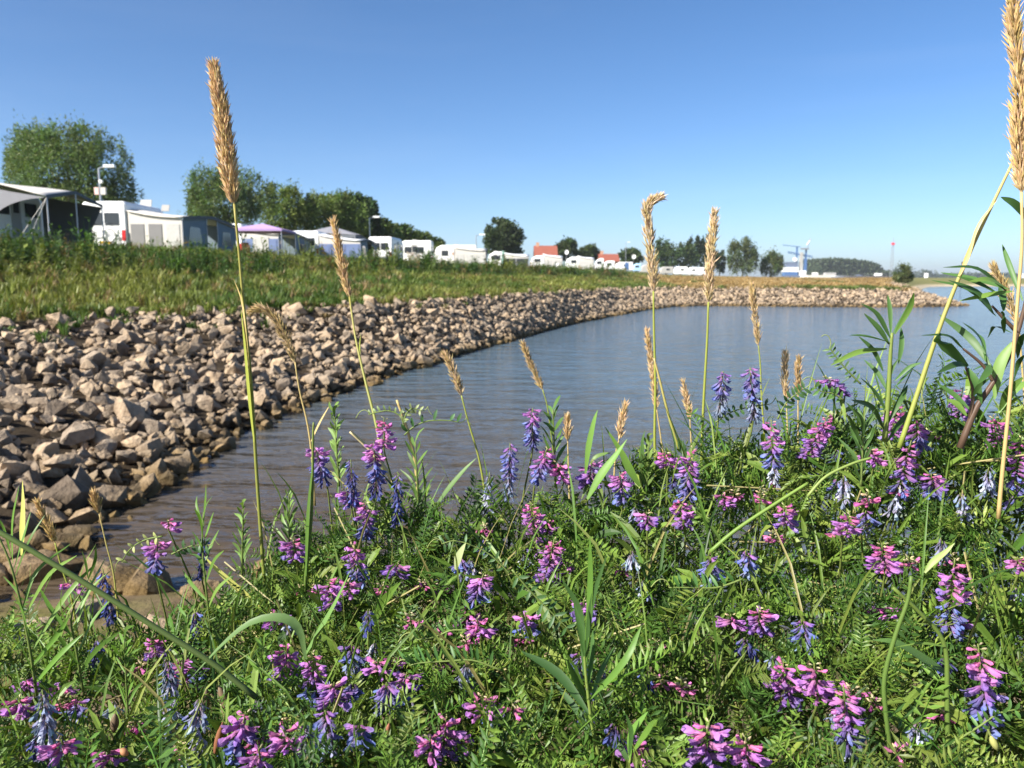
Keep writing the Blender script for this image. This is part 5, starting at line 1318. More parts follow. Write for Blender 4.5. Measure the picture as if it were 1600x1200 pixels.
for i, q_ in enumerate(SUNK):
    key = ('left third' if q_[0] < 533 else 'middle third' if q_[0] < 1066 else 'right third', q_[4]); cnt[key] = cnt.get(key, 0) + 1
    raceme(*q_, f"tiny {WORD[q_[4]]} vetch flower sunk in leaves, {ORD[cnt[key] - 1]} from left, {key[0]}", False, 1.0, float(depth_at(q_[0], q_[1])) + rng.uniform(-0.02, 0.01), 'small vetch flowers half sunk in the leaves', seed=500 + i)

# ------------------------------------------------------------------ plume grasses
def path(pxs_, D, Db=None):
    Db = D if Db is None else Db
    n = len(pxs_); return G([at(x, y, D + (Db - D) * i / max(1, n - 1)) for i, (x, y) in enumerate(pxs_)])
def plume_mesh(pts, width, r, col=(0.68, 0.52, 0.28), dens=1.0, ln=0.0125, tight=1.0):
    """seed head along pts from its foot to its tip"""
    a_ = Acc(); k = len(pts); tgv = np.gradient(pts, axis=0); tgv /= np.linalg.norm(tgv, axis=1)[:, None]
    L = np.linalg.norm(np.diff(pts, axis=0), axis=1).sum(); n = int(np.clip(L * width * 420000 * dens, 180, 3200))
    u = r.random(n); ix = u * (k - 1); i0 = np.minimum(ix.astype(int), k - 2); f = (ix - i0)[:, None]
    c = pts[i0] * (1 - f) + pts[i0 + 1] * f; tg_ = tgv[i0]
    env = np.interp(u, [0, .12, .35, .75, 1], [.35, .72, 1.0, .62, .12]) * (0.9 + 0.2 * vnoise(u * 14, u * 0 + r.uniform(0, 9)))
    dv = r.normal(size=(n, 3)); dv -= (dv * tg_).sum(1)[:, None] * tg_; dv /= np.linalg.norm(dv, axis=1)[:, None]
    rad = np.sqrt(r.random(n)) * env * width * 0.46
    P = c + dv * rad[:, None]
    D = tg_ * 1.0 + dv * (r.uniform(.1, .6, n) ** 1.0 * tight)[:, None] + r.normal(0, .14, (n, 3))
    sp = G([[0, 0, 0], [.35, .06, .02], [.35, -.05, .05], [.35, 0, -.06], [1, 0, 0]]); T = G([(0, 1, 2), (0, 2, 3), (0, 3, 1), (4, 2, 1), (4, 3, 2), (4, 1, 3)])
    C = G([[.75, .72, .66], [1, 1, 1], [1, 1, 1], [.9, .88, .85], [1.15, 1.12, 1.1]])
    tint = G(col) * r.uniform(.7, 1.25, (n, 1)) * np.stack([np.ones(n), r.uniform(.9, 1.08, n), r.uniform(.75, 1.2, n)], 1)
    scatter(a_, (sp, T.astype(int), C), frames(D, r.uniform(0, 6, n)), ln * r.uniform(.7, 1.25, n), P, tint)
    V, T2 = tube(pts, np.linspace(.0011, .0005, k), 4, False); a_.add(V, T2, G(col) * .7)
    return a_
def plume(label, head, stem, D, wpx, stem_px=5, c_stem=((0.20, 0.24, 0.045), (0.34, 0.30, 0.08)), col=(0.68, 0.52, 0.28), Db=None, leaf=(), group='plume grasses', dens=1.0):
    """head: pixels from tip to foot; stem: pixels from the head's foot downwards"""
    r = np.random.default_rng(int(head[0][0] * 3 + head[0][1]))
    hp = path(head[::-1], D); hp = spline(hp, 14); wdt = wpx * 0.9 * D / FPX
    sp = spline(path([head[-1]] + list(stem), D, Db), 18)
    foot = sp[-1]
    t = empty('plume_grass', foot, label, 'grass', group)
    ob('seed_head', plume_mesh(hp, wdt, r, col, dens).mesh('seed_head', M_STRAW, foot), t)
    rr = stem_px * D / FPX / 2
    V, T = tube(sp - foot, np.linspace(rr * .6, rr, 18), 6)
    f = np.repeat(np.linspace(0, 1, 18), 6); f = np.concatenate([f, [0, 1]])[:, None]
    ob('stem', mesh_np('stem', V, T, G(c_stem[1]) * (1 - f) + G(c_stem[0]) * f, M_LEAF, True), t)
    for (lp, wl, cl) in leaf:
        lpts = spline(path(lp, D - .004), 8); V, T = blade(lpts - foot, wl * D / FPX, G([-.5, -.7, .4]), 'grass'); ob('leaf', mesh_np('leaf', V, T, np.tile(G(cl), (len(V), 1)), M_LEAF, True), t)
    return t
YGc = (0.30, 0.33, 0.06); STR = (0.52, 0.40, 0.17); GRc = (0.11, 0.18, 0.035)
plume('tallest golden plume grass rising into the sky at left', [(334, 104), (342, 150), (350, 210), (358, 270), (366, 318)], [(374, 400), (380, 470), (392, 590), (401, 740), (411, 880), (420, 985)], 0.98, 28, 6.5,
      leaf=(([(392, 600), (384, 520), (378, 470), (364, 434)], 6, STR), ([(397, 690), (390, 620), (383, 540), (376, 480)], 9, YGc), ([(420, 960), (385, 930), (340, 890), (318, 868)], 13, (0.5, 0.5, 0.14))), dens=1.5)
plume('straight golden plume over the dark weeds, second tall one from left', [(521, 347), (530, 390), (538, 430), (546, 464)], [(556, 530), (572, 600), (588, 665), (600, 740)], 1.25, 13, 5, Db=1.1, leaf=(([(563, 560), (562, 540), (564, 520)], 3, YGc),))
plume('drooping hooked plume before the stones', [(396, 486), (412, 484), (432, 500), (448, 530), (461, 566)], [(468, 610), (480, 660), (487, 710), (492, 790)], 1.15, 14, 4, (STR, STR), (0.52, 0.40, 0.2), leaf=(([(486, 690), (500, 660), (517, 630)], 5, STR),))
plume('hooked golden plume crossing the far caravans', [(1030, 309), (1018, 316), (1010, 332), (1014, 370), (1019, 410), (1021, 455)], [(1022, 520), (1024, 600), (1023, 690), (1026, 760)], 1.2, 17, 5, (YGc, YGc), (0.64, 0.52, 0.31))
plume('straight golden plume left of the big far willow', [(1116, 334), (1113, 375), (1109, 420), (1107, 472)], [(1105, 530), (1101, 600), (1098, 660), (1096, 730)], 1.2, 15, 5, (YGc, YGc), (0.64, 0.52, 0.31))
plume('small faded plume below the crane ship', [(1175, 448), (1178, 480), (1185, 540)], [(1188, 570), (1190, 620), (1196, 700)], 1.45, 9, 3, (YGc, YGc), (0.58, 0.45, 0.24))
plume('short plume leaning left of the hooked plume stem', [(1011, 519), (1015, 550), (1022, 600), (1026, 640)], [(1032, 680), (1040, 740)], 1.35, 8, 3, (STR, STR))
plume('pale plume left of the pair before the mid river', [(1227, 553), (1226, 590), (1229, 625)], [(1230, 660), (1232, 720)], 1.3, 9, 3, (STR, STR), (0.66, 0.52, 0.30))
plume('darker plume right of the pair before the mid river', [(1248, 562), (1247, 590), (1247, 618)], [(1247, 660), (1247, 720)], 1.3, 9, 3, (STR, STR), (0.50, 0.36, 0.17))
plume('small plume leaning over the mid bay', [(818, 540), (830, 570), (848, 609)], [(856, 640), (866, 720), (872, 790)], 1.4, 9, 3, (GRc, YGc), (0.58, 0.44, 0.22))
plume('leaning plume at the stones edge left of mid bay', [(696, 556), (708, 580), (721, 618)], [(732, 660), (748, 715), (758, 770)], 1.3, 12, 4, (YGc, YGc), (0.62, 0.48, 0.26))
plume('short plume standing above the upright grass blades', [(976, 634), (971, 660), (967, 688)], [(962, 710), (958, 770)], 1.2, 10, 3, (STR, STR))
plume('slender plume between the two tall right plumes', [(1068, 598), (1074, 630), (1078, 655)], [(1080, 690), (1083, 740)], 1.3, 7, 3, (STR, STR))
plume('small plume left of the short centre plume', [(886, 653), (887, 670), (887, 690)], [(888, 720), (890, 790)], 1.25, 9, 3, (STR, STR))
plume('short plume at the lower left stones leaning left', [(60, 787), (72, 815), (86, 848)], [(96, 885), (112, 935), (122, 1000)], 1.1, 13, 4, (YGc, YGc), (0.60, 0.45, 0.2))
plume('small straw plume over the brown water at left', [(147, 774), (151, 788), (155, 803)], [(166, 850), (178, 900), (186, 980)], 1.1, 9, 3, (YGc, STR), (0.56, 0.42, 0.2))
plume('thick golden plume cut by the top right edge', [(1580, -20), (1586, 60), (1594, 150), (1592, 220), (1596, 300)], [(1597, 380), (1590, 470), (1578, 620), (1566, 740), (1560, 810)], 0.72, 21, 7, ((0.50, 0.36, 0.15), (0.58, 0.44, 0.2)), (0.64, 0.48, 0.24), dens=1.6)
plume('slanting straw plume behind the willow shoot at right', [(1552, 418), (1566, 445), (1580, 475), (1592, 510)], [(1596, 560), (1602, 640), (1606, 700)], 1.0, 13, 4, (STR, STR), (0.60, 0.47, 0.24))
def stalk(label, pts, D, w0, w1, c0, c1, leaves=(), node_px=None, Db=None, name='grass_stalk', cat='grass', group='single grass stalks'):
    sp = spline(path(pts, D, Db), 18); foot = sp[0]; t = empty(name, foot, label, cat, group)
    V, T = tube(sp - foot, np.linspace(w0, w1, 18) * D / FPX / 2, 7); f = np.concatenate([np.repeat(np.linspace(0, 1, 18), 7), [0, 1]])[:, None]
    ob('stem', mesh_np('stem', V, T, G(c0) * (1 - f) + G(c1) * f, M_LEAF, True), t)
    for (x, y, rr) in (node_px or ()):
        c = at(x, y, D); V, T = tube(G([c - G([-.001, 0, -.002]), c, c + G([.001, 0, .002])]) - foot, G([.5, 1, .5]) * rr * D / FPX, 7); ob('node', mesh_np('node', V, T, np.tile(G((.5, .42, .12)), (len(V), 1)), M_LEAF, True), t)
    for (lp, wl, cl) in leaves:
        lpts = spline(path(lp, D - .003, (Db or D) - .003), 9); V, T = blade(lpts - foot, wl * D / FPX, G([-.4, -.7, .5]), 'grass'); ob('leaf', mesh_np('leaf', V, T, np.tile(G(cl), (len(V), 1)), M_LEAF, True), t)
    return t
stalk('thick yellow stalk slanting across the right side of the river', [(1405, 700), (1426, 638), (1455, 550), (1480, 480), (1512, 402), (1548, 325), (1590, 238)], 0.85, 8.5, 4, (0.26, 0.32, 0.06), (0.50, 0.40, 0.15),
      leaves=(([(1512, 402), (1530, 350), (1560, 310)], 5, STR), ([(1500, 430), (1514, 395), (1528, 355)], 8, (0.5, 0.36, 0.12))), node_px=[(1512, 401, 6.5)])
stalk('long green stem slanting down from the left edge', [(-30, 815), (40, 855), (150, 922), (250, 985), (330, 1035), (400, 1090)], 0.62, 9, 10, (0.10, 0.15, 0.04), (0.08, 0.12, 0.035))
stalk('tall thin green culm left of the blue magenta capped spikes', [(472, 1000), (478, 900), (487, 800), (489, 690), (490, 660)], 0.92, 7, 3, (0.09, 0.16, 0.03), (0.2, 0.24, 0.06), leaves=(([(478, 900), (482, 800), (489, 720)], 9, (0.085, 0.16, 0.03)), ([(478, 985), (505, 930), (535, 870)], 10, (0.13, 0.22, 0.05))))
stalk('leaning dry straw stalk above the left flower group', [(655, 790), (648, 720), (636, 670), (620, 625)], 1.1, 6, 4, STR, STR)
stalk('dry flattened straw blade behind the left flower group', [(625, 770), (600, 730), (575, 700), (547, 674)], 1.08, 8, 5, (0.55, 0.47, 0.24), (0.6, 0.5, 0.28))
stalk('short pale straw stalk leaning at the foot of the hooked plume', [(1062, 705), (1045, 650), (1030, 590), (1022, 560)], 1.15, 5, 3, YGc, STR)
stalk('green stem forming a fork in the lower right', [(1395, 1205), (1385, 1120), (1382, 1060), (1400, 990), (1418, 940), (1424, 900)], 0.58, 9, 6, (0.10, 0.17, 0.035), (0.12, 0.19, 0.04))
stalk('green stem slanting to a joint under the perfect spike', [(1482, 1205), (1480, 1100), (1476, 1008), (1440, 960), (1395, 918)], 0.6, 9, 6, (0.12, 0.19, 0.04), (0.14, 0.2, 0.04), leaves=(([(1476, 1010), (1440, 1005), (1395, 1012)], 5, GRc),))
stalk('bright stem slanting up from centre to the right', [(1110, 862), (1150, 828), (1210, 788), (1262, 755)], 0.8, 7, 5, (0.16, 0.26, 0.05), (0.2, 0.3, 0.06))
stalk('pale stem crossing below the big slanting spike', [(1262, 775), (1290, 745), (1330, 725), (1362, 715)], 0.8, 5, 4, (0.26, 0.33, 0.09), (0.2, 0.28, 0.07))
def blades(label, pts, D, wpx, col, Db=None, name='tall_grass', nrm=(-.4, -.7, .55)):
    sp = spline(path(pts, D, Db), 14); foot = sp[0]; V, T = blade(sp - foot, wpx * D / FPX, G(nrm), 'grass', .3)
    k = np.repeat(np.linspace(.85, 1.15, 14), 3)[:, None]
    t = empty(name, foot, label, 'grass', 'single grass blades'); ob('blade', mesh_np('blade', V, T, G(col) * k, M_LEAF, True), t)
blades('broad grey green blade arching down over the long slanting stem', [(478, 1030), (468, 985), (440, 966), (395, 972), (350, 1005), (298, 1060)], 0.62, 19, (0.10, 0.17, 0.055), nrm=(-.2, -.5, .8))
blades('yellow upright blade among the lower left stones', [(34, 868), (36, 830), (37, 790), (35, 750)], 0.95, 14, (0.52, 0.52, 0.14), nrm=(-.3, -.9, .1))
blades('broad bright blade at the bottom edge pointing to the large flower', [(985, 1215), (1030, 1180), (1080, 1150), (1130, 1138)], 0.57, 22, (0.15, 0.26, 0.045), nrm=(-.1, -.5, .8))
blades('leftmost upright green grass blade before the centre water', [(915, 740), (920, 700), (928, 660), (934, 640)], 0.98, 12, (0.12, 0.23, 0.04))
blades('crossing green blade leaning right before the centre water', [(918, 780), (938, 745), (960, 715), (980, 686)], 0.95, 17, (0.13, 0.25, 0.045))
blades('crossing green blade leaning left before the centre water', [(1000, 760), (985, 735), (970, 705), (944, 665)], 0.99, 15, (0.12, 0.22, 0.04))
blades('dark narrow blade upright right of the crossing blades', [(1004, 760), (1004, 720), (1004, 690), (1008, 672)], 1.0, 8, (0.06, 0.12, 0.03))
blades('arched thin blade above the purple shaded spike', [(920, 730), (930, 715), (945, 709), (955, 708)], 1.0, 8, (0.12, 0.2, 0.05))
blades('slender green blade pointing right over the brown water', [(675, 800), (700, 765), (725, 735), (745, 715)], 1.0, 10, (0.10, 0.18, 0.05))
blades('wide dark green blade across the lower right tangle', [(1490, 1060), (1450, 1035), (1400, 1005), (1362, 1000)], 0.62, 22, (0.085, 0.16, 0.04), nrm=(.1, -.5, .8))
blades('pale split blade at the top left of the perfect spike', [(1445, 895), (1458, 878), (1478, 862), (1492, 848)], 0.63, 12, (0.26, 0.34, 0.1))
blades('green blade at the right edge below the straw plume', [(1560, 645), (1580, 615), (1600, 600), (1625, 590)], 0.9, 14, (0.14, 0.25, 0.05))
blades('green blade leaning right in the lower left cluster', [(470, 1035), (500, 985), (525, 940), (548, 890)], 0.72, 11, (0.13, 0.24, 0.06))
blades('wide pale pod shaped leaf left of centre', [(712, 890), (716, 875), (722, 860), (728, 848)], 0.83, 17, (0.30, 0.34, 0.16))

# ------------------------------------------------------------------ leafy shoots: leaves given foot and tip
def shoot(label, stem, D, leaves, c_stem=(0.14, 0.19, 0.05), sw=6, col=(0.055, 0.12, 0.03), name='leafy_shoot', Db=None, spread=0.03, group='leafy shoots', cat='plant', prof='leaf'):
    segs = stem if isinstance(stem[0][0], (list, tuple)) else [stem]
    r = np.random.default_rng(int(segs[0][0][0] * 5 + segs[0][0][1]))
    sp0 = spline(path(segs[0], D, Db), 14); foot = sp0[0]; t = empty(name, foot, label, cat, group)
    for i, sg in enumerate(segs):
        sp = spline(path(sg, D, Db), 14); w_ = sw * (1 if i == 0 else .6) * D / FPX / 2
        V, T = tube(sp - foot, np.linspace(w_, w_ * .5, 14), 6); ob('stem', mesh_np('stem', V, T, np.tile(G(c_stem), (len(V), 1)), M_LEAF, True), t)
    for q_ in leaves:
        (x0, y0), (x1, y1), wl = q_[:3]; c = G(q_[3]) if len(q_) > 3 else G(col) * r.uniform(.8, 1.3)
        a = at(x0, y0, D); dz = r.normal(0, spread); b = at(x1, y1, D + dz); L = np.linalg.norm(b - a)
        sag = G([0, r.normal(0, .05), r.uniform(.02, .13)]) * L + G([r.normal(0, .05), 0, 0]) * L
        sp = spline([a, a + (b - a) * .5 + sag, b], 9)
        n_ = G([-.35, -.75, .45]) + r.normal(0, .25, 3)
        V, T = blade(sp - foot, wl * D / FPX, n_, prof, r.uniform(.15, .5)); k = np.repeat(np.linspace(1.05, .95, 9), 3)[:, None]
        ob('leaf', mesh_np('leaf', V, T, c * k, M_LEAF, True), t)
    return t
DKL = (0.04, 0.09, 0.025); BRT = (0.15, 0.25, 0.05)
shoot('upright lance leaved shoot against the water right of centre', [(1382, 690), (1388, 620), (1391, 560), (1394, 520)], 0.88,
      [((1391, 528), (1345, 474), 9), ((1392, 522), (1387, 461), 7), ((1396, 520), (1423, 466), 8), ((1398, 522), (1428, 457), 8, (.09, .17, .03)), ((1390, 535), (1328, 524), 10), ((1386, 545), (1298, 571), 9, BRT), ((1389, 538), (1350, 490), 9), ((1404, 568), (1408, 512), 8),
       ((1380, 580), (1342, 526), 7), ((1398, 595), (1441, 566), 6), ((1399, 605), (1432, 570), 6), ((1386, 610), (1350, 562), 7), ((1384, 640), (1344, 590), 8), ((1388, 660), (1418, 602), 9), ((1380, 670), (1330, 625), 10, DKL), ((1386, 690), (1430, 640), 9), ((1384, 620), (1404, 560), 6)], c_stem=(.2, .26, .06), sw=9)
shoot('willow shoot with brown stem leaning in from the right edge', [[(1500, 700), (1524, 640), (1545, 608), (1575, 560), (1596, 500), (1612, 430)], [(1552, 596), (1535, 570), (1505, 545)], [(1590, 520), (1566, 495), (1550, 478)], [(1516, 655), (1520, 610), (1508, 570)]], 0.84,
      [((1548, 572), (1468, 492), 12), ((1512, 572), (1464, 524), 18), ((1512, 572), (1464, 583), 10), ((1512, 575), (1534, 632), 11), ((1545, 562), (1504, 504), 9), ((1540, 565), (1526, 520), 6), ((1546, 570), (1528, 600), 11), ((1552, 582), (1520, 578), 8), ((1505, 545), (1440, 524), 5),
       ((1552, 490), (1482, 438), 14), ((1556, 494), (1456, 438), 8), ((1572, 455), (1474, 418), 8), ((1576, 452), (1470, 426), 9), ((1572, 450), (1514, 440), 10, BRT), ((1598, 470), (1566, 382), 8), ((1568, 486), (1561, 448), 11), ((1569, 520), (1566, 486), 8), ((1580, 520), (1543, 528), 6),
       ((1582, 535), (1554, 624), 17, (.14, .24, .05)), ((1600, 555), (1582, 602), 8), ((1610, 348), (1564, 308), 12), ((1598, 590), (1562, 642), 13, (.11, .2, .04)), ((1560, 460), (1496, 432), 9), ((1604, 640), (1570, 600), 8), ((1582, 455), (1500, 470), 9, BRT), ((1515, 640), (1465, 600), 9), ((1510, 650), (1480, 625), 12, BRT), ((1604, 520), (1590, 560), 12), ((1520, 620), (1548, 590), 7)],
      c_stem=(0.12, 0.075, 0.05), sw=11, name='willow_shoot')
shoot('tall lance leaved plant in the centre foreground', [(945, 1210), (928, 1150), (916, 1060), (912, 1000)], 0.6,
      [((914, 1050), (922, 838), 12, (.09, .18, .03)), ((916, 1050), (948, 868), 10), ((924, 1092), (1002, 978), 11, (.10, .2, .035)), ((912, 1055), (878, 905), 11), ((920, 1115), (815, 1018), 17, DKL), ((916, 1095), (886, 1030), 10), ((930, 1160), (866, 1066), 12, DKL), ((918, 1080), (926, 985), 9), ((922, 1100), (960, 1010), 8), ((914, 1030), (896, 940), 9)], c_stem=(.2, .27, .06), sw=8)
shoot('small two leaved seedling near the bottom centre', [(975, 1215), (984, 1190), (988, 1172)], 0.56, [((984, 1188), (1012, 1112), 13, (.12, .24, .04)), ((988, 1176), (1024, 1124), 11, (.13, .24, .04)), ((983, 1180), (978, 1116), 8), ((984, 1195), (955, 1150), 10)], c_stem=(.2, .27, .06))
shoot('narrow leaved plant at the left edge before the pale stone', [(58, 1090), (46, 1010), (34, 950), (16, 880), (-6, 830)], 0.78,
      [((20, 880), (30, 760), 6), ((22, 890), (48, 800), 7), ((24, 900), (70, 805), 5), ((18, 870), (-10, 800), 6), ((36, 950), (110, 850), 7), ((40, 960), (120, 868), 7, BRT), ((44, 985), (90, 880), 7), ((46, 1000), (20, 925), 7), ((48, 1020), (150, 880), 8, BRT), ((50, 1040), (110, 960), 8), ((52, 1050), (5, 985), 8), ((54, 1070), (130, 990), 9), ((40, 970), (5, 900), 6)], sw=5, col=(.09, .18, .03))
shoot('narrow leaved plant right of the left edge plant', [(130, 1080), (118, 1010), (112, 960), (140, 900)], 0.8,
      [((114, 960), (150, 850), 7, BRT), ((115, 965), (165, 872), 6), ((118, 985), (175, 890), 8, BRT), ((118, 1000), (60, 915), 8), ((120, 1010), (100, 900), 9, BRT), ((122, 1020), (180, 930), 8), ((124, 1040), (70, 970), 8), ((126, 1050), (190, 985), 8), ((138, 905), (150, 855), 5), ((138, 905), (128, 860), 5)], sw=4, col=(.09, .18, .03))
shoot('slim upright sprout standing against the brown water at left', [(330, 990), (322, 920), (316, 850), (318, 800)], 0.95,
      [((318, 810), (322, 757), 5), ((318, 820), (308, 775), 5), ((318, 825), (332, 775), 5), ((317, 840), (304, 795), 6), ((318, 850), (334, 800), 6), ((318, 870), (300, 830), 6), ((320, 880), (342, 828), 6), ((322, 900), (292, 865), 7), ((322, 910), (350, 860), 7), ((325, 940), (285, 890), 7), ((326, 950), (362, 900), 8, BRT)], sw=4, col=(.10, .19, .035))
def feathery(label, x, y0, y1, D, n, seed, col=(.13, .21, .05), lean=0, ll=(16, 34)):
    r = np.random.default_rng(seed); L_ = []
    for i in range(n):
        f = i / n; y = y1 + (y0 - y1) * f; xx = x + lean * (1 - f); s = (-1) ** i
        l = r.uniform(*ll) * (0.5 + .6 * f); L_.append(((xx, y), (xx + s * l * r.uniform(.3, .75), y - l), r.uniform(4, 6.5)))
    shoot(label, [(x, y0), (x + lean * .5, (y0 + y1) / 2), (x + lean, y1)], D, L_, sw=4, col=col, spread=.015, name='feathery_sprout')
feathery('feathery sprout in front of the bay left of the dry straw', 530, 760, 640, 1.05, 26, 1, (.15, .24, .06), -8)
feathery('feathery sprout left of the tall plume foot', 378, 900, 790, 1.0, 18, 2, (.12, .2, .05), 2)
feathery('feathery sprout right of the tall plume foot', 452, 860, 772, 1.0, 16, 3, (.12, .2, .05), 0)
feathery('leafy sprout beside the tall mid river spike', 868, 760, 640, 1.0, 14, 4, (.07, .14, .03), -4, (26, 46))
feathery('fine leaved sprout by the right of the leaning green blade', 655, 820, 690, 1.05, 14, 5, (.09, .16, .035), -6, (26, 48))
feathery('sprout with narrow leaves at foot of the pair of lilac spikes', 1010, 770, 690, 1.0, 16, 6, (.13, .2, .05), 4)
feathery('sprout of narrow leaves in the lower left tangle', 200, 1120, 1000, 0.7, 16, 7, (.10, .19, .035), -6, (30, 55))
feathery('narrow leaved sprout among the withered spikes at left', 290, 1060, 960, 0.8, 14, 8, (.08, .16, .03), 4, (26, 48))
feathery('pale sprout between the brown pods and left cluster', 410, 1100, 1010, 0.72, 14, 9, (.12, .22, .04), 2, (24, 44))
feathery('dark leafy sprout under the large slanting spike', 1345, 760, 650, 0.86, 16, 10, (.06, .12, .03), 6, (34, 70))

# arching vetch leaves that stand clear of the tangle
def pinnate(label, pts, D, pairs, lpx, wpx, col=(.05, .11, .03), up=1.0, tendril=True, sides=(1, -1)):
    r = np.random.default_rng(int(pts[0][0] + pts[0][1])); sp = spline(path(pts, D), 20); foot = sp[0]; t = empty('vetch_leaf', foot, label, 'leaf', 'vetch leaves standing clear')
    V, T = tube(sp - foot, np.linspace(.0011, .0006, 20), 4); ob('rachis', mesh_np('rachis', V, T, np.tile(G((.17, .23, .06)), (len(V), 1)), M_LEAF, True), t)
    if tendril:
        e = sp[-1]; d = sp[-1] - sp[-3]; d /= np.linalg.norm(d); th = np.linspace(0, 5.5, 14); rad = .007 * (1 - th / 7)
        td = e + d * (.010 * th / 5.5)[:, None] * 1.6 + np.stack([np.sin(th) * rad * .6, th * 0, (1 - np.cos(th)) * rad], 1)
        V, T = tube(td - foot, .0005, 4); ob('tendril', mesh_np('tendril', V, T, np.tile(G((.28, .33, .10)), (len(V), 1)), M_LEAF, True), t)
    for k in range(pairs):
        g = .15 + .8 * k / max(1, pairs - 1); i = int(g * 19); p = sp[i]; tg_ = sp[min(i + 1, 19)] - sp[max(i - 1, 0)]; tg_ /= np.linalg.norm(tg_)
        for s in sides:
            n_ = np.cross(tg_, G([0, 1, 0])); n_ /= np.linalg.norm(n_)
            d = n_ * (-1 if n_[2] < 0 else 1) * s * up + G([0, r.normal(0, .45), 0]) + tg_ * r.uniform(.2, .5); d /= np.linalg.norm(d); L = lpx * D / FPX * r.uniform(.8, 1.1)
            V, T = blade(spline([p, p + d * L * .5 + G([0, -.0008, 0]), p + d * L], 5) - foot, wpx * D / FPX, G([-.3, -.9, .3]), 'leaf', .3); ob('leaflet', mesh_np('leaflet', V, T, np.tile(G(col) * r.uniform(.8, 1.4), (len(V), 1)), M_LEAF, True), t)
pinnate('arching vetch leaf with upright leaflets over the bay', [(632, 680), (645, 668), (668, 658), (700, 657), (718, 660)], .98, 6, 17, 6, (.04, .10, .03), sides=(1,))
pinnate('pale curled vetch leaf top left of the arching one', [(632, 668), (625, 650), (608, 642), (590, 644), (576, 648)], .98, 8, 11, 4, (.12, .17, .06), sides=(1,))
pinnate('pale small vetch leaf curling right above the arching one', [(630, 660), (636, 645), (645, 638), (658, 642)], .98, 6, 10, 4, (.20, .24, .10))
pinnate('pale nodding vetch leaf left of the purple nodding spike', [(254, 838), (232, 842), (214, 850), (200, 862), (190, 878)], .95, 6, 11, 5, (.30, .33, .12))
pinnate('dark vetch leaf right of the purple nodding spike', [(268, 866), (285, 858), (305, 852), (325, 852)], .95, 8, 14, 6, (.04, .09, .03))
pinnate('big dark comb shaped vetch leaf in the centre bottom half', [(785, 1048), (740, 1032), (700, 1033), (655, 1036), (640, 1040)], .66, 14, 32, 6, (.05, .12, .03), sides=(1,))
pinnate('second comb shaped vetch leaf above the big one', [(730, 985), (705, 985), (680, 995), (650, 1000)], .7, 10, 24, 5, (.06, .13, .03), sides=(1,))
pinnate('comb shaped vetch leaf above the centre right', [(1160, 905), (1120, 918), (1080, 918), (1045, 918)], .72, 12, 26, 6, (.05, .12, .03), sides=(1,))
pinnate('curving vetch leaf left of the pale pod leaf', [(800, 900), (770, 870), (745, 855), (712, 845), (690, 850)], .84, 10, 16, 5, (.045, .1, .03))
pinnate('vetch leaf arching above the left edge of right group', [(1118, 660), (1140, 645), (1170, 636), (1200, 632)], 1.0, 9, 13, 5, (.05, .11, .03))
pinnate('vetch leaf standing before the pale plume pair', [(1215, 655), (1228, 630), (1245, 615), (1258, 606)], .95, 8, 14, 5, (.045, .1, .03))
pinnate('vetch leaf pointing left below the wide pink head', [(1318, 625), (1302, 615), (1285, 612), (1272, 605)], .95, 7, 13, 5, (.06, .13, .03))
pinnate('fine vetch leaf left of the lance leaved shoot', [(1345, 600), (1325, 580), (1308, 560), (1296, 543)], .95, 9, 12, 4, (.06, .12, .04))
pinnate('vetch leaf along the bottom left of the lower right flowers', [(1290, 1160), (1255, 1150), (1215, 1165), (1195, 1175)], .6, 10, 24, 6, (.05, .12, .03), sides=(1,))
pinnate('vetch leaf in the bottom right corner', [(1490, 1160), (1530, 1135), (1560, 1115), (1590, 1108)], .6, 10, 20, 6, (.08, .17, .04))
pinnate('vetch leaf hanging at upper left of the centre plant', [(800, 890), (830, 925), (860, 955), (890, 985)], .66, 9, 22, 6, (.045, .1, .03))
pinnate('wide vetch leaf at the left bottom of the cluster', [(430, 1105), (460, 1120), (490, 1140), (520, 1165)], .62, 9, 22, 7, (.05, .11, .03))
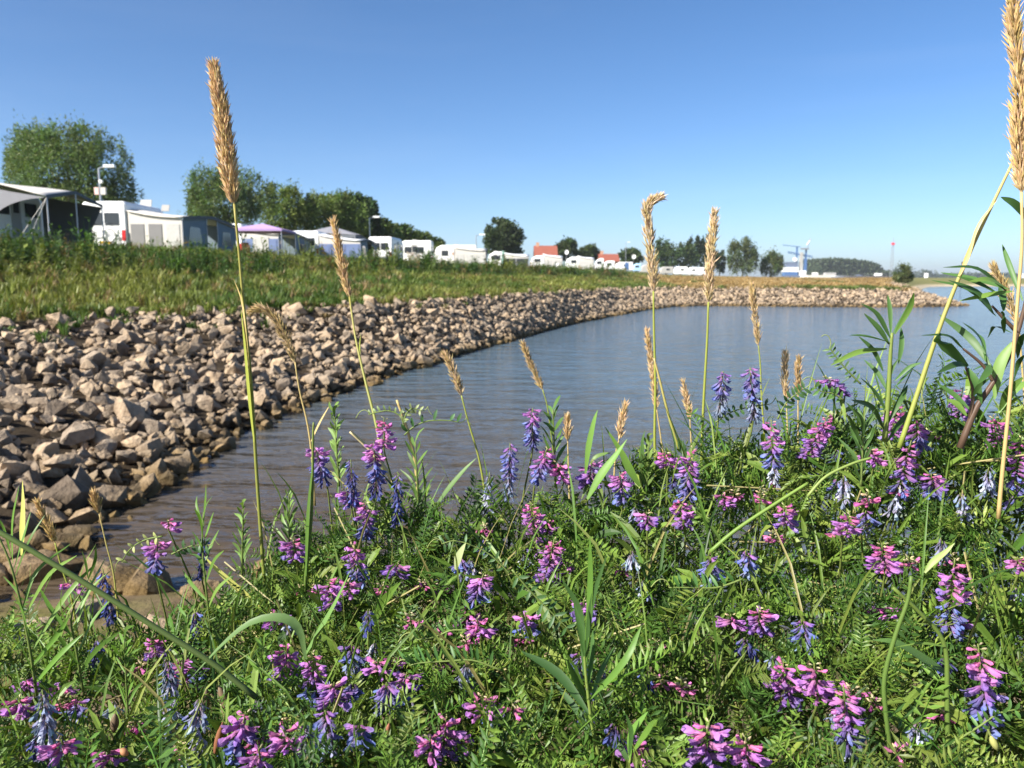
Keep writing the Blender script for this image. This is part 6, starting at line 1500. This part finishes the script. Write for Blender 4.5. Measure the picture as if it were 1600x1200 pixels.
def pod(label, a, b, wpx, D, col):
    A, B = at(*a, D), at(*b, D); m = (A + B) / 2; n = 9; f = np.linspace(0, 1, n); pts = A + (B - A) * f[:, None]; rr = np.sin(np.pi * np.clip(f * .94 + .03, 0, 1)) ** .7 * wpx * D / FPX / 2
    V, T = tube(pts - A, np.maximum(rr, .0002), 8); V = np.asarray(V); t = empty('seed_pod', A, label, 'seed pod', 'vetch seed pods')
    ob('husk', mesh_np('husk', V, T, np.tile(G(col), (len(V), 1)), M_STRAW, True), t)
    V, T = tube([A - A, (A - B) * .15 + G([0, .003, .002])], .0007, 4); ob('stalk', mesh_np('stalk', V, T, np.tile(G((.2, .24, .07)), (len(V), 1)), M_LEAF), t)
for q_ in (('upper brown seed pod right of the long grey spike', (342, 1072), (362, 1118), 15, (.22, .15, .09)), ('brown seed pod left below the slanting stem end', (180, 1115), (178, 1145), 14, (.2, .14, .09)), ('reddish upright seed pod low beside the magenta blue spike', (348, 1128), (335, 1180), 12, (.28, .12, .06)),
            ('narrow brown seed pod at the bottom left of centre', (322, 1075), (322, 1112), 13, (.2, .15, .1)), ('orange brown curled leaf husk at the bottom left', (188, 1170), (200, 1180), 12, (.5, .25, .12)), ('dry reddish husk at the bottom edge left of centre', (608, 1130), (600, 1165), 10, (.35, .14, .08)), ('pale straw seed pod under the lower right flowers', (1548, 1150), (1558, 1172), 12, (.45, .45, .15))):
    pod(q_[0], q_[1], q_[2], q_[3], float(depth_at(*q_[1])) - .03, q_[4])

# ------------------------------------------------------------------ summer haze
hz = ob('haze', mesh_py('haze', *box(-4500, 4500, -400, 4200, -3, 46), plain('haze_air', (0.8, 0.8, 0.8))))
hm_ = bpy.data.materials.new('haze_volume'); hm_.use_nodes = True
ht = hm_.node_tree; ht.nodes.remove(ht.nodes['Principled BSDF'])
pv = ht.nodes.new('ShaderNodeVolumePrincipled'); pv.inputs['Color'].default_value = (0.86, 0.92, 1.0, 1); pv.inputs['Density'].default_value = 0.00016; pv.inputs['Anisotropy'].default_value = 0.2
ht.links.new(pv.outputs[0], ht.nodes['Material Output'].inputs['Volume'])
hz.data.materials.clear(); hz.data.materials.append(hm_)
tag(hz, 'faint pale summer haze over the far river land', kind='stuff')
